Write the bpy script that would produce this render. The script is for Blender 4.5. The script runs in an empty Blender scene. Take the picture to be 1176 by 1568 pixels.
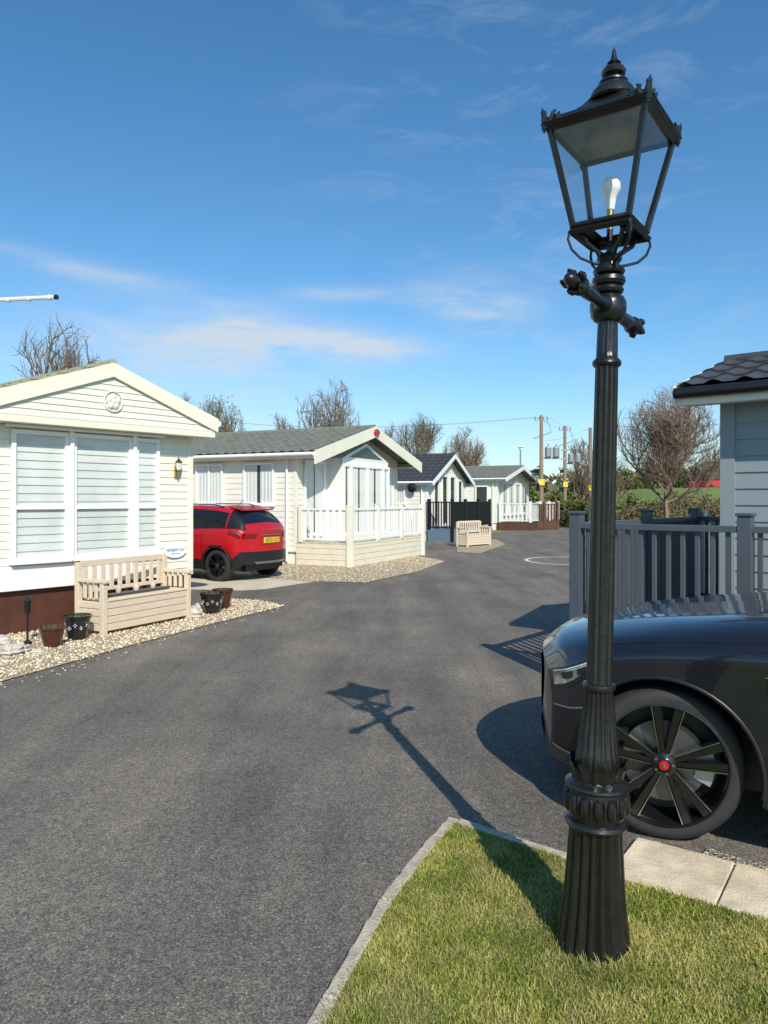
import bpy, math, random
import numpy as np
from mathutils import Vector, Matrix
random.seed(7); np.random.seed(7)
scene=bpy.context.scene
R=math.radians
# ------------------------------------------------------------ materials
def newmat(name):
    m=bpy.data.materials.new(name); m.use_nodes=True
    nt=m.node_tree; b=nt.nodes['Principled BSDF']; return m,nt,b
def N(nt,t,**k):
    n=nt.nodes.new(t)
    for a,v in k.items(): setattr(n,a,v)
    return n
def mat(name,col,rough=.5,metal=0,var=.12,scale=4,bump=0,bscale=60,coat=0,spec=.5,detail=6,stretch=(1,1,1)):
    m,nt,b=newmat(name); L=nt.links
    tc=N(nt,'ShaderNodeTexCoord'); mp=N(nt,'ShaderNodeMapping'); mp.inputs['Scale'].default_value=stretch
    L.new(tc.outputs['Object'],mp.inputs['Vector'])
    no=N(nt,'ShaderNodeTexNoise'); no.inputs['Scale'].default_value=scale; no.inputs['Detail'].default_value=detail
    no.inputs['Roughness'].default_value=.65
    L.new(mp.outputs[0],no.inputs['Vector'])
    cr=N(nt,'ShaderNodeValToRGB')
    cr.color_ramp.elements[0].position=.3; cr.color_ramp.elements[1].position=.7
    cr.color_ramp.elements[0].color=(*[c*(1-var) for c in col],1)
    cr.color_ramp.elements[1].color=(*[min(1,c*(1+var*.6)) for c in col],1)
    L.new(no.outputs['Fac'],cr.inputs[0]); L.new(cr.outputs[0],b.inputs['Base Color'])
    b.inputs['Roughness'].default_value=rough; b.inputs['Metallic'].default_value=metal
    b.inputs['Coat Weight'].default_value=coat; b.inputs['Coat Roughness'].default_value=.04
    b.inputs['Specular IOR Level'].default_value=spec
    if bump:
        n2=N(nt,'ShaderNodeTexNoise'); n2.inputs['Scale'].default_value=bscale; n2.inputs['Detail'].default_value=5
        L.new(mp.outputs[0],n2.inputs['Vector'])
        bp=N(nt,'ShaderNodeBump'); bp.inputs['Strength'].default_value=bump; bp.inputs['Distance'].default_value=.01
        L.new(n2.outputs['Fac'],bp.inputs['Height']); L.new(bp.outputs[0],b.inputs['Normal'])
    return m
def ramp(nt,src,p,outs):
    cr=N(nt,'ShaderNodeValToRGB'); e=cr.color_ramp.elements
    e[0].position=p[0]; e[0].color=(*outs[0],1); e[1].position=p[-1]; e[1].color=(*outs[-1],1)
    for q,o in zip(p[1:-1],outs[1:-1]):
        x=e.new(q); x.color=(*o,1)
    nt.links.new(src,cr.inputs[0]); return cr.outputs[0]
def mix(nt,f,a,b,mode='MIX'):
    m=N(nt,'ShaderNodeMix',data_type='RGBA',blend_type=mode)
    if isinstance(f,(int,float)): m.inputs[0].default_value=f
    else: nt.links.new(f,m.inputs[0])
    for i,s in ((6,a),(7,b)):
        if isinstance(s,tuple): m.inputs[i].default_value=(*s,1)
        else: nt.links.new(s,m.inputs[i])
    return m.outputs[2]
def noise(nt,vec,scale,detail=4,rough=.6,dist=0):
    n=N(nt,'ShaderNodeTexNoise'); n.inputs['Scale'].default_value=scale; n.inputs['Detail'].default_value=detail
    n.inputs['Roughness'].default_value=rough; n.inputs['Distortion'].default_value=dist
    nt.links.new(vec,n.inputs['Vector']); return n.outputs['Fac']
def asphalt():
    m,nt,b=newmat('asphalt'); L=nt.links
    v=N(nt,'ShaderNodeTexCoord').outputs['Object']
    mp=N(nt,'ShaderNodeMapping'); mp.inputs['Rotation'].default_value=(0,0,R(-12)); mp.inputs['Scale'].default_value=(1.7,.25,1); L.new(v,mp.inputs[0])
    big=ramp(nt,noise(nt,v,.8,8,.68),(.30,.5,.70),((.120,.107,.093),(.158,.141,.122),(.205,.180,.152)))
    st=ramp(nt,noise(nt,mp.outputs[0],1.1,6,.62),(.35,.66),((.74,.75,.77),(1.22,1.19,1.13)))
    c=mix(nt,1,big,st,'MULTIPLY')
    mo=ramp(nt,noise(nt,v,22,5,.75),(.35,.65),((.78,.78,.78),(1.2,1.19,1.17)))
    c=mix(nt,1,c,mo,'MULTIPLY')
    sp=ramp(nt,noise(nt,v,120,3,.8),(.38,.5,.62),((.30,.30,.30),(1,1,1),(2.0,1.95,1.85)))
    c=mix(nt,.9,c,sp,'MULTIPLY')
    vo=N(nt,'ShaderNodeTexVoronoi'); vo.inputs['Scale'].default_value=60; L.new(v,vo.inputs['Vector'])
    ch=ramp(nt,vo.outputs['Distance'],(.12,.26),((1,1,1),(0,0,0)))
    wn=N(nt,'ShaderNodeTexWhiteNoise'); L.new(vo.outputs['Position'],wn.inputs['Vector'])
    sel=ramp(nt,wn.outputs['Value'],(.80,.9),((0,0,0),(1,1,1)))
    f=mix(nt,1,ch,sel,'MULTIPLY')
    c=mix(nt,f,c,(.50,.46,.40))
    L.new(c,b.inputs['Base Color']); b.inputs['Roughness'].default_value=.8
    b.inputs['Specular IOR Level'].default_value=.3
    bp=N(nt,'ShaderNodeBump'); bp.inputs['Strength'].default_value=.8; bp.inputs['Distance'].default_value=.007
    L.new(noise(nt,v,110,3,.75),bp.inputs['Height']); L.new(bp.outputs[0],b.inputs['Normal'])
    return m
def gravelmat(name,c1,c2,sc=45):
    m,nt,b=newmat(name); L=nt.links
    v=N(nt,'ShaderNodeTexCoord').outputs['Object']
    vo=N(nt,'ShaderNodeTexVoronoi'); vo.inputs['Scale'].default_value=sc; L.new(v,vo.inputs['Vector'])
    hs=ramp(nt,vo.outputs['Color'],(.2,.8),(c1,c2))
    d=ramp(nt,vo.outputs['Distance'],(.3,.75),((1,1,1),(.4,.38,.35)))
    L.new(mix(nt,1,hs,d,'MULTIPLY'),b.inputs['Base Color']); b.inputs['Roughness'].default_value=.9
    bp=N(nt,'ShaderNodeBump'); bp.inputs['Strength'].default_value=1; bp.inputs['Distance'].default_value=.02; bp.invert=True
    L.new(vo.outputs['Distance'],bp.inputs['Height']); L.new(bp.outputs[0],b.inputs['Normal'])
    return m
def islandmat(name,cols,rough=.7,pos=None,trans=0,patch=None):
    m,nt,b=newmat(name); L=nt.links
    g=N(nt,'ShaderNodeNewGeometry')
    cols=list(cols); p=pos or [i/(len(cols)-1) for i in range(len(cols))]
    c=ramp(nt,g.outputs['Random Per Island'],p,cols)
    if patch:
        v=N(nt,'ShaderNodeTexCoord').outputs['Object']
        f=ramp(nt,noise(nt,v,patch[1],6,.7),(.42,.60),((0,0,0),(1,1,1)))
        c=mix(nt,f,c,mix(nt,.70,c,patch[0]))
        f2=ramp(nt,noise(nt,v,patch[1]*.6,3,.6),(.40,.6),((.78,.80,.85),(1.1,1.08,1.0)))
        c=mix(nt,1,c,f2,'MULTIPLY')
    L.new(c,b.inputs['Base Color']); b.inputs['Roughness'].default_value=rough
    b.inputs['Specular IOR Level'].default_value=.25
    if trans:
        out=nt.nodes['Material Output']; tr=N(nt,'ShaderNodeBsdfTranslucent'); L.new(c,tr.inputs[0])
        ms=N(nt,'ShaderNodeMixShader'); ms.inputs[0].default_value=trans
        L.new(b.outputs[0],ms.inputs[1]); L.new(tr.outputs[0],ms.inputs[2]); L.new(ms.outputs[0],out.inputs[0])
    return m
def glassmat(name,tint=(1,1,1),f0=.05,rough=.01):
    m=bpy.data.materials.new(name); m.use_nodes=True; nt=m.node_tree; nt.nodes.clear(); L=nt.links
    o=N(nt,'ShaderNodeOutputMaterial'); lw=N(nt,'ShaderNodeLayerWeight'); lw.inputs[0].default_value=.5
    pw=N(nt,'ShaderNodeMath',operation='POWER'); L.new(lw.outputs['Facing'],pw.inputs[0]); pw.inputs[1].default_value=4.5
    ma=N(nt,'ShaderNodeMath',operation='MULTIPLY_ADD'); L.new(pw.outputs[0],ma.inputs[0]); ma.inputs[1].default_value=1-f0; ma.inputs[2].default_value=f0
    t=N(nt,'ShaderNodeBsdfTransparent'); t.inputs[0].default_value=(*tint,1)
    g=N(nt,'ShaderNodeBsdfGlossy'); g.inputs['Roughness'].default_value=rough
    ms=N(nt,'ShaderNodeMixShader'); L.new(ma.outputs[0],ms.inputs[0]); L.new(t.outputs[0],ms.inputs[1]); L.new(g.outputs[0],ms.inputs[2]); L.new(ms.outputs[0],o.inputs[0])
    return m
def rampmat(name,sc,p,cols,rough=.95):
    m,nt,b=newmat(name); v=N(nt,'ShaderNodeTexCoord').outputs['Object']
    nt.links.new(ramp(nt,noise(nt,v,sc,8,.65),p,cols),b.inputs['Base Color']); b.inputs['Roughness'].default_value=rough; return m
M={}
M['asphalt']=asphalt()
M['field']=rampmat('field_grass',.15,(.3,.5,.7),((.11,.15,.035),(.15,.19,.045),(.21,.22,.08)))
M['lawn']=rampmat('lawn_soil',14,(.3,.5,.7),((.09,.11,.025),(.16,.18,.045),(.28,.25,.10)))
M['blade']=islandmat('grass_blades',[(.15,.195,.028),(.26,.31,.045),(.40,.43,.08),(.62,.54,.27)],.5,[0,.4,.82,1],.3,((.66,.56,.22),3.8))
M['gravel']=gravelmat('pea_gravel',(.42,.33,.21),(.78,.66,.46))
M['gravel2']=gravelmat('fine_gravel',(.25,.22,.18),(.6,.53,.42),70)
M['pebble']=islandmat('pebbles',[(.38,.28,.17),(.64,.52,.36),(.84,.74,.56)],.8)
M['grit']=islandmat('grit',[(.2,.17,.14),(.5,.46,.4),(.12,.1,.07)],.8)
M['concrete']=mat('concrete_edging',(.50,.43,.33),.9,var=.4,scale=16,bump=.8,bscale=90)
M['slab']=mat('paving_slab',(.70,.58,.40),.88,var=.38,scale=7,bump=.5,bscale=90,detail=12)
M['drive']=mat('driveway_concrete',(.62,.54,.41),.9,var=.15,scale=3,bump=.3)
M['roadpaint']=mat('road_paint',(.7,.7,.66),.7,var=.3,scale=12)
M['cream']=mat('cream_siding',(.80,.78,.64),.45,var=.05,scale=1.5)
M['cream2']=mat('cream_board',(.82,.78,.62),.5,var=.06,scale=2)
M['white']=mat('white_upvc',(.85,.84,.80),.35,var=.03,scale=2)
M['whiteclad']=mat('white_cladding',(.80,.77,.66),.5,var=.05,scale=2)
M['greyblue']=mat('grey_blue_siding',(.25,.285,.30),.5,var=.05,scale=2)
M['skirt']=mat('brown_skirting',(.085,.028,.016),.6,var=.3,scale=5)
M['roofgreen']=mat('roof_tile_greygreen',(.19,.19,.155),.75,var=.25,scale=3,bump=.2)
M['roofdark']=mat('roof_tile_charcoal',(.055,.056,.060),.55,var=.25,scale=3,bump=.15)
M['roofmoss']=mat('roof_edge_moss',(.33,.33,.20),.8,var=.3,scale=10)
M['black']=mat('black_plastic',(.012,.012,.013),.4,var=.2)
M['iron']=mat('black_cast_iron_paint',(.012,.0115,.011),.33,var=.4,scale=20,bump=.22,bscale=38,coat=.22)
M['inroof']=mat('lantern_inner_roof',(.34,.32,.29),.6,var=.55,scale=9)
M['glass']=glassmat('window_glass',(.93,.95,.94),.07)
M['lglass']=glassmat('lantern_glass',(.95,.96,.97),.05)
M['curtain']=mat('net_curtain',(.80,.79,.75),.8,var=.05)
M['blind']=mat('pale_blind',(.76,.77,.73),.8,var=.18,scale=1.1)
M['darkroom']=mat('dark_interior',(.05,.055,.055),.6)
M['bulb']=mat('bulb_white',(.9,.9,.86),.3,var=.02)
M['brass']=mat('brass',(.60,.42,.15),.3,1)
M['anthracite']=mat('anthracite_railing',(.075,.09,.105),.42,var=.06)
M['deckfloor']=mat('blue_grey_decking',(.22,.29,.34),.6,var=.12,scale=6)
M['deckboard']=mat('decking_board_cream',(.78,.70,.53),.6,var=.1,scale=5)
M['brownwood']=mat('brown_timber',(.11,.05,.03),.7,var=.3,scale=6)
M['bench']=mat('painted_bench_wood',(.70,.57,.42),.65,var=.14,scale=8,stretch=(1,1,6),bump=.2)
M['potb']=mat('glazed_pot_black',(.014,.013,.015),.2,coat=.5)
M['potr']=mat('glazed_pot_brown',(.07,.02,.014),.3,coat=.3)
M['soil']=mat('soil',(.05,.035,.02),.95,bump=1,var=.4)
M['rock']=mat('limestone_rock',(.55,.50,.42),.9,var=.35,scale=9,bump=.8,bscale=25)
M['carblue']=mat('car_paint_midnight',(.017,.019,.026),.32,.5,var=.03,coat=1)
M['carred']=mat('car_paint_red',(.52,.006,.012),.35,.15,var=.03,coat=1)
M['tyre']=mat('tyre_rubber',(.026,.025,.023),.75,var=.25,scale=30)
M['rim']=mat('alloy_dark',(.022,.022,.023),.28,.6,coat=.5)
M['silver']=mat('machined_alloy',(.6,.61,.63),.22,1,var=.05)
M['disc']=mat('brake_disc_metal',(.16,.155,.15),.45,.9,var=.2,scale=20)
M['carglass']=mat('car_glass',(.008,.010,.011),.04,spec=.8,coat=.3)
M['headl']=mat('headlamp_lens',(.40,.42,.44),.08,.6,coat=1,var=.7,scale=16)
M['redl']=mat('tail_lamp_red',(.20,.003,.005),.12,coat=1)
M['yellow']=mat('plate_yellow',(.80,.58,.02),.5)
M['red']=mat('badge_red',(.5,.01,.015),.3)
M['bark']=mat('tree_bark',(.21,.165,.12),.9,var=.3)
M['barkred']=mat('tree_bark_greybrown',(.24,.165,.12),.9,var=.3)
M['hedge']=islandmat('hedge_leaves',[(.04,.07,.015),(.09,.12,.025),(.15,.17,.045),(.20,.15,.08)],.7)
M['bramble']=islandmat('dry_bramble_twigs',[(.12,.08,.05),(.20,.14,.09),(.12,.13,.05)],.9)
M['bud']=islandmat('spring_buds',[(.14,.13,.05),(.17,.18,.06),(.2,.2,.07)],.7)
M['fartree']=islandmat('distant_woodland',[(.10,.09,.055),(.14,.12,.07),(.14,.16,.07)],.9)
M['pole']=mat('timber_pole',(.28,.22,.16),.85,var=.3,scale=5,stretch=(1,1,.1))
M['grey']=mat('galvanised',(.40,.41,.42),.4,.6)
M['sign']=mat('sign_yellow',(.75,.6,.04),.5)
M['bluedeck']=mat('blue_deck_skirting',(.13,.20,.27),.6,var=.15)
M['plaque']=mat('plaque_white',(.85,.85,.85),.3)
M['plaquetxt']=mat('plaque_lettering',(.02,.09,.22),.5)

# ------------------------------------------------------------ mesh builder
def empty(name,loc=(0,0,0),ang=0,rot=None,parent=None):
    o=bpy.data.objects.new(name,None); scene.collection.objects.link(o); o.location=loc
    o.rotation_euler=rot if rot else (0,0,ang); o.empty_display_size=.1
    if parent: o.parent=parent
    return o
class MB:
    def __init__(s): s.v=[];s.f=[];s.m=[]
    def add(s,v,f,mi=0):
        b=len(s.v); s.v+= [tuple(p) for p in v]; s.f+=[tuple(i+b for i in q) for q in f]; s.m+=[mi]*len(f)
    def hexa(s,c,mi=0):
        s.add(c,[(0,3,2,1),(4,5,6,7),(0,1,5,4),(1,2,6,5),(2,3,7,6),(3,0,4,7)],mi)
    def box(s,x0,x1,y0,y1,z0,z1,mi=0):
        s.hexa([(x0,y0,z0),(x1,y0,z0),(x1,y1,z0),(x0,y1,z0),(x0,y0,z1),(x1,y0,z1),(x1,y1,z1),(x0,y1,z1)],mi)
    def ob(s,P,d,n,s0,s1,o0,o1,z0,z1,mi=0):
        c=[]
        for z in (z0,z1):
            for a,b in ((s0,o0),(s1,o0),(s1,o1),(s0,o1)):
                c.append((P[0]+d[0]*a+n[0]*b,P[1]+d[1]*a+n[1]*b,z))
        s.hexa(c,mi)
    def tube(s,pts,rs,n=8,mi=0,caps=True):
        pts=[Vector(p) for p in pts]; 
        if not isinstance(rs,(list,tuple)): rs=[rs]*len(pts)
        vs=[];up=None
        for i,p in enumerate(pts):
            t=(pts[min(i+1,len(pts)-1)]-pts[max(i-1,0)]).normalized()
            if up is None:
                up=Vector((0,0,1)) if abs(t.z)<.9 else Vector((1,0,0))
            a=(up-t*up.dot(t)).normalized(); up=a; b=t.cross(a)
            for k in range(n):
                th=2*math.pi*k/n; vs.append(p+(a*math.cos(th)+b*math.sin(th))*rs[i])
        fs=[]
        for i in range(len(pts)-1):
            for k in range(n):
                k2=(k+1)%n; fs.append((i*n+k,i*n+k2,(i+1)*n+k2,(i+1)*n+k))
        if caps:
            fs.append(tuple(range(n))[::-1]); fs.append(tuple(range((len(pts)-1)*n,len(pts)*n)))
        s.add(vs,fs,mi)
    def lathe(s,prof,c=(0,0,0),n=32,mi=0,axis='z',flute=None,sgn=1,caps=True):
        vs=[]
        for r,z,*fl in prof:
            for k in range(n):
                th=2*math.pi*k/n; rr=r
                if fl and fl[0]: rr=r*(1-fl[0]*abs(math.cos(flute*th/2))**3)
                x,y=rr*math.cos(th),rr*math.sin(th)
                if axis=='z': vs.append((c[0]+x,c[1]+y,c[2]+z))
                elif axis=='y': vs.append((c[0]+x,c[1]+z*sgn,c[2]+y))
                else: vs.append((c[0]+z,c[1]+x,c[2]+y))
        fs=[]
        for i in range(len(prof)-1):
            for k in range(n):
                k2=(k+1)%n; fs.append((i*n+k,i*n+k2,(i+1)*n+k2,(i+1)*n+k))
        if caps: fs.append(tuple(range(n))[::-1]); fs.append(tuple(range((len(prof)-1)*n,len(prof)*n)))
        s.add(vs,fs,mi)
    def prism(s,poly,d0,d1,mi=0):
        n=len(poly); v=[(x,d0,z) for x,z in poly]+[(x,d1,z) for x,z in poly]
        f=[tuple(range(n)),tuple(range(2*n-1,n-1,-1))]+[(i,i+n,(i+1)%n+n,(i+1)%n) for i in range(n)]
        s.add(v,f,mi)
    def build(s,name,mats,parent=None,smooth=None,bevel=0,recalc=True):
        me=bpy.data.meshes.new(name); me.from_pydata(s.v,[],s.f)
        if not isinstance(mats,(list,tuple)): mats=[mats]
        for m in mats: me.materials.append(m)
        me.polygons.foreach_set('material_index',s.m)
        me.update()
        if recalc:
            import bmesh
            bm=bmesh.new(); bm.from_mesh(me); bmesh.ops.recalc_face_normals(bm,faces=bm.faces); bm.to_mesh(me); bm.free()
        if smooth:
            me.polygons.foreach_set('use_smooth',[True]*len(me.polygons))
            try: me.set_sharp_from_angle(angle=R(smooth))
            except Exception: pass
        o=bpy.data.objects.new(name,me); scene.collection.objects.link(o)
        if parent: o.parent=parent
        if bevel:
            b=o.modifiers.new('bevel','BEVEL'); b.width=bevel; b.segments=2; b.limit_method='ANGLE'
        return o
def sheet(name,poly,z,m,parent=None):
    b=MB(); b.add([(x,y,z) for x,y in poly],[tuple(range(len(poly)))]); o=b.build(name,m,parent,recalc=False)
    if o.data.polygons[0].normal.z<0: o.data.flip_normals()
    return o
def slab(name,poly,z0,z1,m,parent=None,bevel=.006):
    b=MB(); n=len(poly)
    b.add([(x,y,z0) for x,y in poly]+[(x,y,z1) for x,y in poly],[tuple(range(n))[::-1],tuple(range(n,2*n))]+[(i,(i+1)%n,(i+1)%n+n,i+n) for i in range(n)])
    return b.build(name,m,parent,bevel=bevel)
def fastmesh(name,V,F,m,parent=None):
    V=np.asarray(V,np.float32); F=np.asarray(F,np.int32); k=F.shape[1]
    me=bpy.data.meshes.new(name); me.vertices.add(len(V)); me.vertices.foreach_set('co',V.ravel())
    me.loops.add(F.size); me.loops.foreach_set('vertex_index',F.ravel())
    me.polygons.add(len(F)); me.polygons.foreach_set('loop_start',np.arange(0,F.size,k,dtype=np.int32))
    me.update(calc_edges=True); me.validate()
    me.materials.append(m)
    o=bpy.data.objects.new(name,me); scene.collection.objects.link(o)
    if parent: o.parent=parent
    return o

# ------------------------------------------------------------ camera
FP=1130.; HZ=765.; CH=1.7
cam=bpy.data.cameras.new('camera'); co=bpy.data.objects.new('camera',cam); scene.collection.objects.link(co)
co.location=(0,0,CH); co.rotation_euler=(R(90),0,0)
cam.sensor_fit='VERTICAL'; cam.sensor_height=36; cam.lens=36*FP/1568; cam.shift_y=-(784-HZ)/1568
cam.clip_end=5000; cam.clip_start=.05; scene.camera=co
def G(px,py):
    d=CH*FP/(py-HZ); return ((px-588)/FP*d,d)

# ------------------------------------------------------------ light
EL=R(38.5); sh=(-.28,.96)
sun=bpy.data.lights.new('sun','SUN'); sun.energy=4.9; sun.angle=R(.5); sun.color=(1,.935,.83)
so=bpy.data.objects.new('sun',sun); scene.collection.objects.link(so)
so.rotation_euler=Vector((sh[0]*math.cos(EL),sh[1]*math.cos(EL),-math.sin(EL))).to_track_quat('-Z','Y').to_euler()
w=bpy.data.worlds.new('World'); scene.world=w; w.use_nodes=True; nt=w.node_tree; nt.nodes.clear(); L=nt.links
out=N(nt,'ShaderNodeOutputWorld'); bg=N(nt,'ShaderNodeBackground'); bg.inputs[1].default_value=.11
L.new(bg.outputs[0],out.inputs[0])
sk=N(nt,'ShaderNodeTexSky',sky_type='NISHITA'); sk.sun_disc=False; sk.sun_elevation=EL; sk.sun_rotation=math.atan2(.28,-.96)
sk.air_density=1.0; sk.dust_density=.35; sk.ozone_density=2.5
tc=N(nt,'ShaderNodeTexCoord'); sep=N(nt,'ShaderNodeSeparateXYZ'); L.new(tc.outputs['Generated'],sep.inputs[0])
tint=ramp(nt,sep.outputs[2],(0,.25,.6),((.52,.60,.64),(.38,.60,.70),(.30,.58,.70)))
skc=mix(nt,1,mix(nt,1,sk.outputs[0],tint,'MULTIPLY'),(2.,2.,2.),'MULTIPLY')
def MA(op,a,b=None,c=None):
    n=N(nt,'ShaderNodeMath',operation=op)
    for i,x in enumerate((a,b,c)):
        if x is None: continue
        if isinstance(x,(int,float)): n.inputs[i].default_value=x
        else: L.new(x,n.inputs[i])
    return n.outputs[0]
az=MA('ARCTAN2',sep.outputs[0],sep.outputs[1]); el=MA('ARCSINE',sep.outputs[2])
cmb=N(nt,'ShaderNodeCombineXYZ'); L.new(az,cmb.inputs[0]); L.new(el,cmb.inputs[1])
mp=N(nt,'ShaderNodeMapping'); mp.inputs['Rotation'].default_value=(0,0,R(-6)); mp.inputs['Scale'].default_value=(4,18,1); L.new(cmb.outputs[0],mp.inputs[0])
ns=noise(nt,mp.outputs[0],1.6,10,.62,.5)
mp2=N(nt,'ShaderNodeMapping'); mp2.inputs['Rotation'].default_value=(0,0,R(40)); mp2.inputs['Scale'].default_value=(3,11,1); mp2.inputs['Location'].default_value=(3.1,.4,0); L.new(cmb.outputs[0],mp2.inputs[0])
ns2=noise(nt,mp2.outputs[0],2.2,9,.65,.6)
total=None
def blob(px,py,rx,ry,amp,tilt=0.):
    global total
    x=(px-588)/FP; a0=math.atan(x); e0=math.atan((HZ-py)/FP/math.sqrt(1+x*x))
    dx=MA('SUBTRACT',az,a0); dy=MA('SUBTRACT',el,e0); dy=MA('ADD',dy,MA('MULTIPLY',dx,tilt))
    dx=MA('DIVIDE',dx,rx/FP*.95); dy=MA('DIVIDE',dy,ry/FP*.95)
    q=MA('ADD',MA('MULTIPLY',dx,dx),MA('MULTIPLY',dy,dy))
    g=MA('MULTIPLY',MA('EXPONENT',MA('MULTIPLY',q,-1)),amp)
    total=g if total is None else MA('ADD',total,g)
blob(735,462,72,32,1.5,.12); blob(480,528,145,22,2.0,.04); blob(320,505,200,36,1.0,.05); blob(230,560,220,40,1.0)
blob(180,425,190,16,.7,.12); blob(560,452,140,12,.6,0); blob(760,700,500,60,.3); blob(360,640,250,50,.4)
mk=MA('MULTIPLY',total,MA('MAXIMUM',MA('MULTIPLY',MA('SUBTRACT',ns,.26),1.9),0))
ci=MA('MAXIMUM',MA('MULTIPLY',MA('SUBTRACT',ns2,.51),.95),0)
hi=MA('EXPONENT',MA('MULTIPLY',MA('POWER',MA('DIVIDE',MA('SUBTRACT',az,.22),.30),2),-1))
ci=MA('MULTIPLY',ci,hi)
cf=MA('MINIMUM',MA('ADD',mk,ci),.80)
cf=MA('MULTIPLY',cf,MA('GREATER_THAN',sep.outputs[2],0.))
cl=mix(nt,cf,skc,(6.2,6.7,7.2)); L.new(cl,bg.inputs[0])
scene.view_settings.view_transform='Standard'; scene.view_settings.look='None'; scene.view_settings.exposure=0

# ------------------------------------------------------------ ground
b=MB(); b.add([(-1500,-300,0),(1500,-300,0),(1500,2500,0),(-1500,2500,0)],[(0,1,2,3)]); b.build('ground',M['field'],recalc=False)
sheet('road',[(-16,-4),(16,-4),(16,14),(11,26),(11,36),(12,52),(9,52),(6,38),(-2,36),(-16,36)],.004,M['asphalt'])
b=MB(); c=G(868,859); n=64
for i in range(n):
    t=2*math.pi*i/n
    b.v+= [(c[0]+1.05*math.cos(t),c[1]+1.05*math.sin(t)*1.2,.009),(c[0]+1.15*math.cos(t),c[1]+1.15*math.sin(t)*1.2,.009)]
for i in range(n):
    j=(i+1)%n; b.f.append((2*i,2*i+1,2*j+1,2*j)); b.m.append(0)
b.build('painted_circle_marking',M['roadpaint'],recalc=False)
def bankz(x,y):
    s=lambda t:max(0,min(1,t))**2*(3-2*max(0,min(1,t)))
    return 2.7*s((x-14)/10)*s((y-50)/12)
nx_,ny_=50,40; V=[];F=[]
for j in range(ny_):
    for i in range(nx_):
        x=13+i*2.4; y=49+j*2.2; V.append((x,y,bankz(x,y)+.01+.06*math.sin(x*1.3)*math.sin(y*.9)*(bankz(x,y)>.1)))
for j in range(ny_-1):
    for i in range(nx_-1): q=j*nx_+i; F.append((q,q+1,q+nx_+1,q+nx_))
fastmesh('grass_bank',V,F,M['field'])
ker=[(-.75,.4),(-.42,1.6),(-.159,2.46),(.033,3.07),(.20,3.47),(.368,3.82)]
topl=[(.368,3.82),(.856,3.43),(1.02,3.27)]
lowl=[(1.02,3.27),(1.53,2.93),(3.6,1.5)]
lawnp=ker+topl[1:]+lowl[1:]+[(3.6,.4)]
sheet('lawn',lawnp,.022,M['lawn'])
kroot=empty('kerb')
for k,line in enumerate((ker,topl)):
    L2=[Vector(p) for p in line]
    for i in range(len(L2)-1):
        a,c2=L2[i],L2[i+1]; t=(c2-a).normalized(); nn=Vector((-t.y,t.x)); e=.003
        p=[a+t*e,c2-t*e+(t*.045 if (k==0 and i==len(L2)-2) else Vector((0,0)))]
        ns_=14; lft=[p[0].lerp(p[1],q/ns_)+nn*(.0+random.uniform(-.004,.003)) for q in range(ns_+1)]; rgt=[p[0].lerp(p[1],q/ns_)+nn*(.052+random.uniform(-.004,.004)) for q in range(ns_+1)]
        slab(f'kerb_stone_{k}_{i}',[tuple(q) for q in lft]+[tuple(q) for q in rgt[::-1]],0,.034+random.uniform(-.003,.003),M['concrete'],kroot,.006)
pv=empty('paving_slabs'); d=Vector((.818,-.575)); nn=Vector((.575,.818)); o0=Vector((1.0,3.30))
s=0.
for i,ln in enumerate((.45,.62,.62,.62,.62)):
    a=o0+d*(s+.004); c2=o0+d*(s+ln-.004)
    slab(f'slab_{i}',[tuple(a),tuple(c2),tuple(c2+nn*.44),tuple(a+nn*.44)],0,.03+.002*(i%2),M['slab'],pv,.006); s+=ln
a=o0+d*.3+nn*.445; c2=o0+d*3.2+nn*.445
gs=[tuple(a),tuple(c2),tuple(c2+nn*.10),tuple(a+nn*.10)]
sheet('gravel_strip',gs,.012,M['gravel2'])
def inpoly(X,Y,poly):
    r=np.zeros(len(X),bool); n=len(poly)
    for i in range(n):
        x1,y1=poly[i]; x2,y2=poly[(i+1)%n]
        c=((y1>Y)!=(y2>Y))&(X<(x2-x1)*(Y-y1)/(y2-y1+1e-12)+x1); r^=c
    return r
def blades(poly,n,x0,x1,y0,y1,L0,L1,wd,z):
    X=np.random.uniform(x0,x1,n); Y=np.random.uniform(y0,y1,n); k=inpoly(X,Y,poly); X=X[k];Y=Y[k]; n=len(X)
    a=np.random.uniform(0,6.28,n); ln=np.random.uniform(L0,L1,n)*(1+.35*np.sin(X*9)*np.sin(Y*7+1)); le=np.random.uniform(.3,1.35,n); la=np.random.uniform(0,6.28,n)
    B=np.stack([X,Y,np.full(n,z)],1); W=np.stack([np.cos(a),np.sin(a),0*a],1)*wd
    h=np.stack([np.cos(la)*np.sin(le),np.sin(la)*np.sin(le),np.cos(le)],1)*ln[:,None]
    mid=B+h*.5+np.array([0,0,.004]); tip=B+h; tip[:,2]-=.15*ln*np.sin(le)
    V=np.concatenate([B-W/2,B+W/2,mid+W*.4,mid-W*.4,tip]).reshape(5,n,3)
    V=V.transpose(1,0,2).reshape(-1,3); i=np.arange(n)*5
    F=np.concatenate([np.stack([i,i+1,i+2],1),np.stack([i,i+2,i+3],1),np.stack([i+3,i+2,i+4],1)])
    return V,F
V,F=blades(lawnp,150000,-.3,2.4,2.2,3.85,.012,.034,.0036,.022)
V2,F2=blades([(.787+.21*math.cos(t),2.78+.21*math.sin(t)) for t in np.linspace(0,6.2,20)],3500,.5,1.1,2.5,3.1,.03,.07,.004,.022)
kp=[(x-.015,y) for x,y in ker]+[(x+.05,y-.03) for x,y in ker[::-1]]
V3,F3=blades(kp,9000,-.5,.5,2.2,3.85,.02,.05,.0036,.022)
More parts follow.
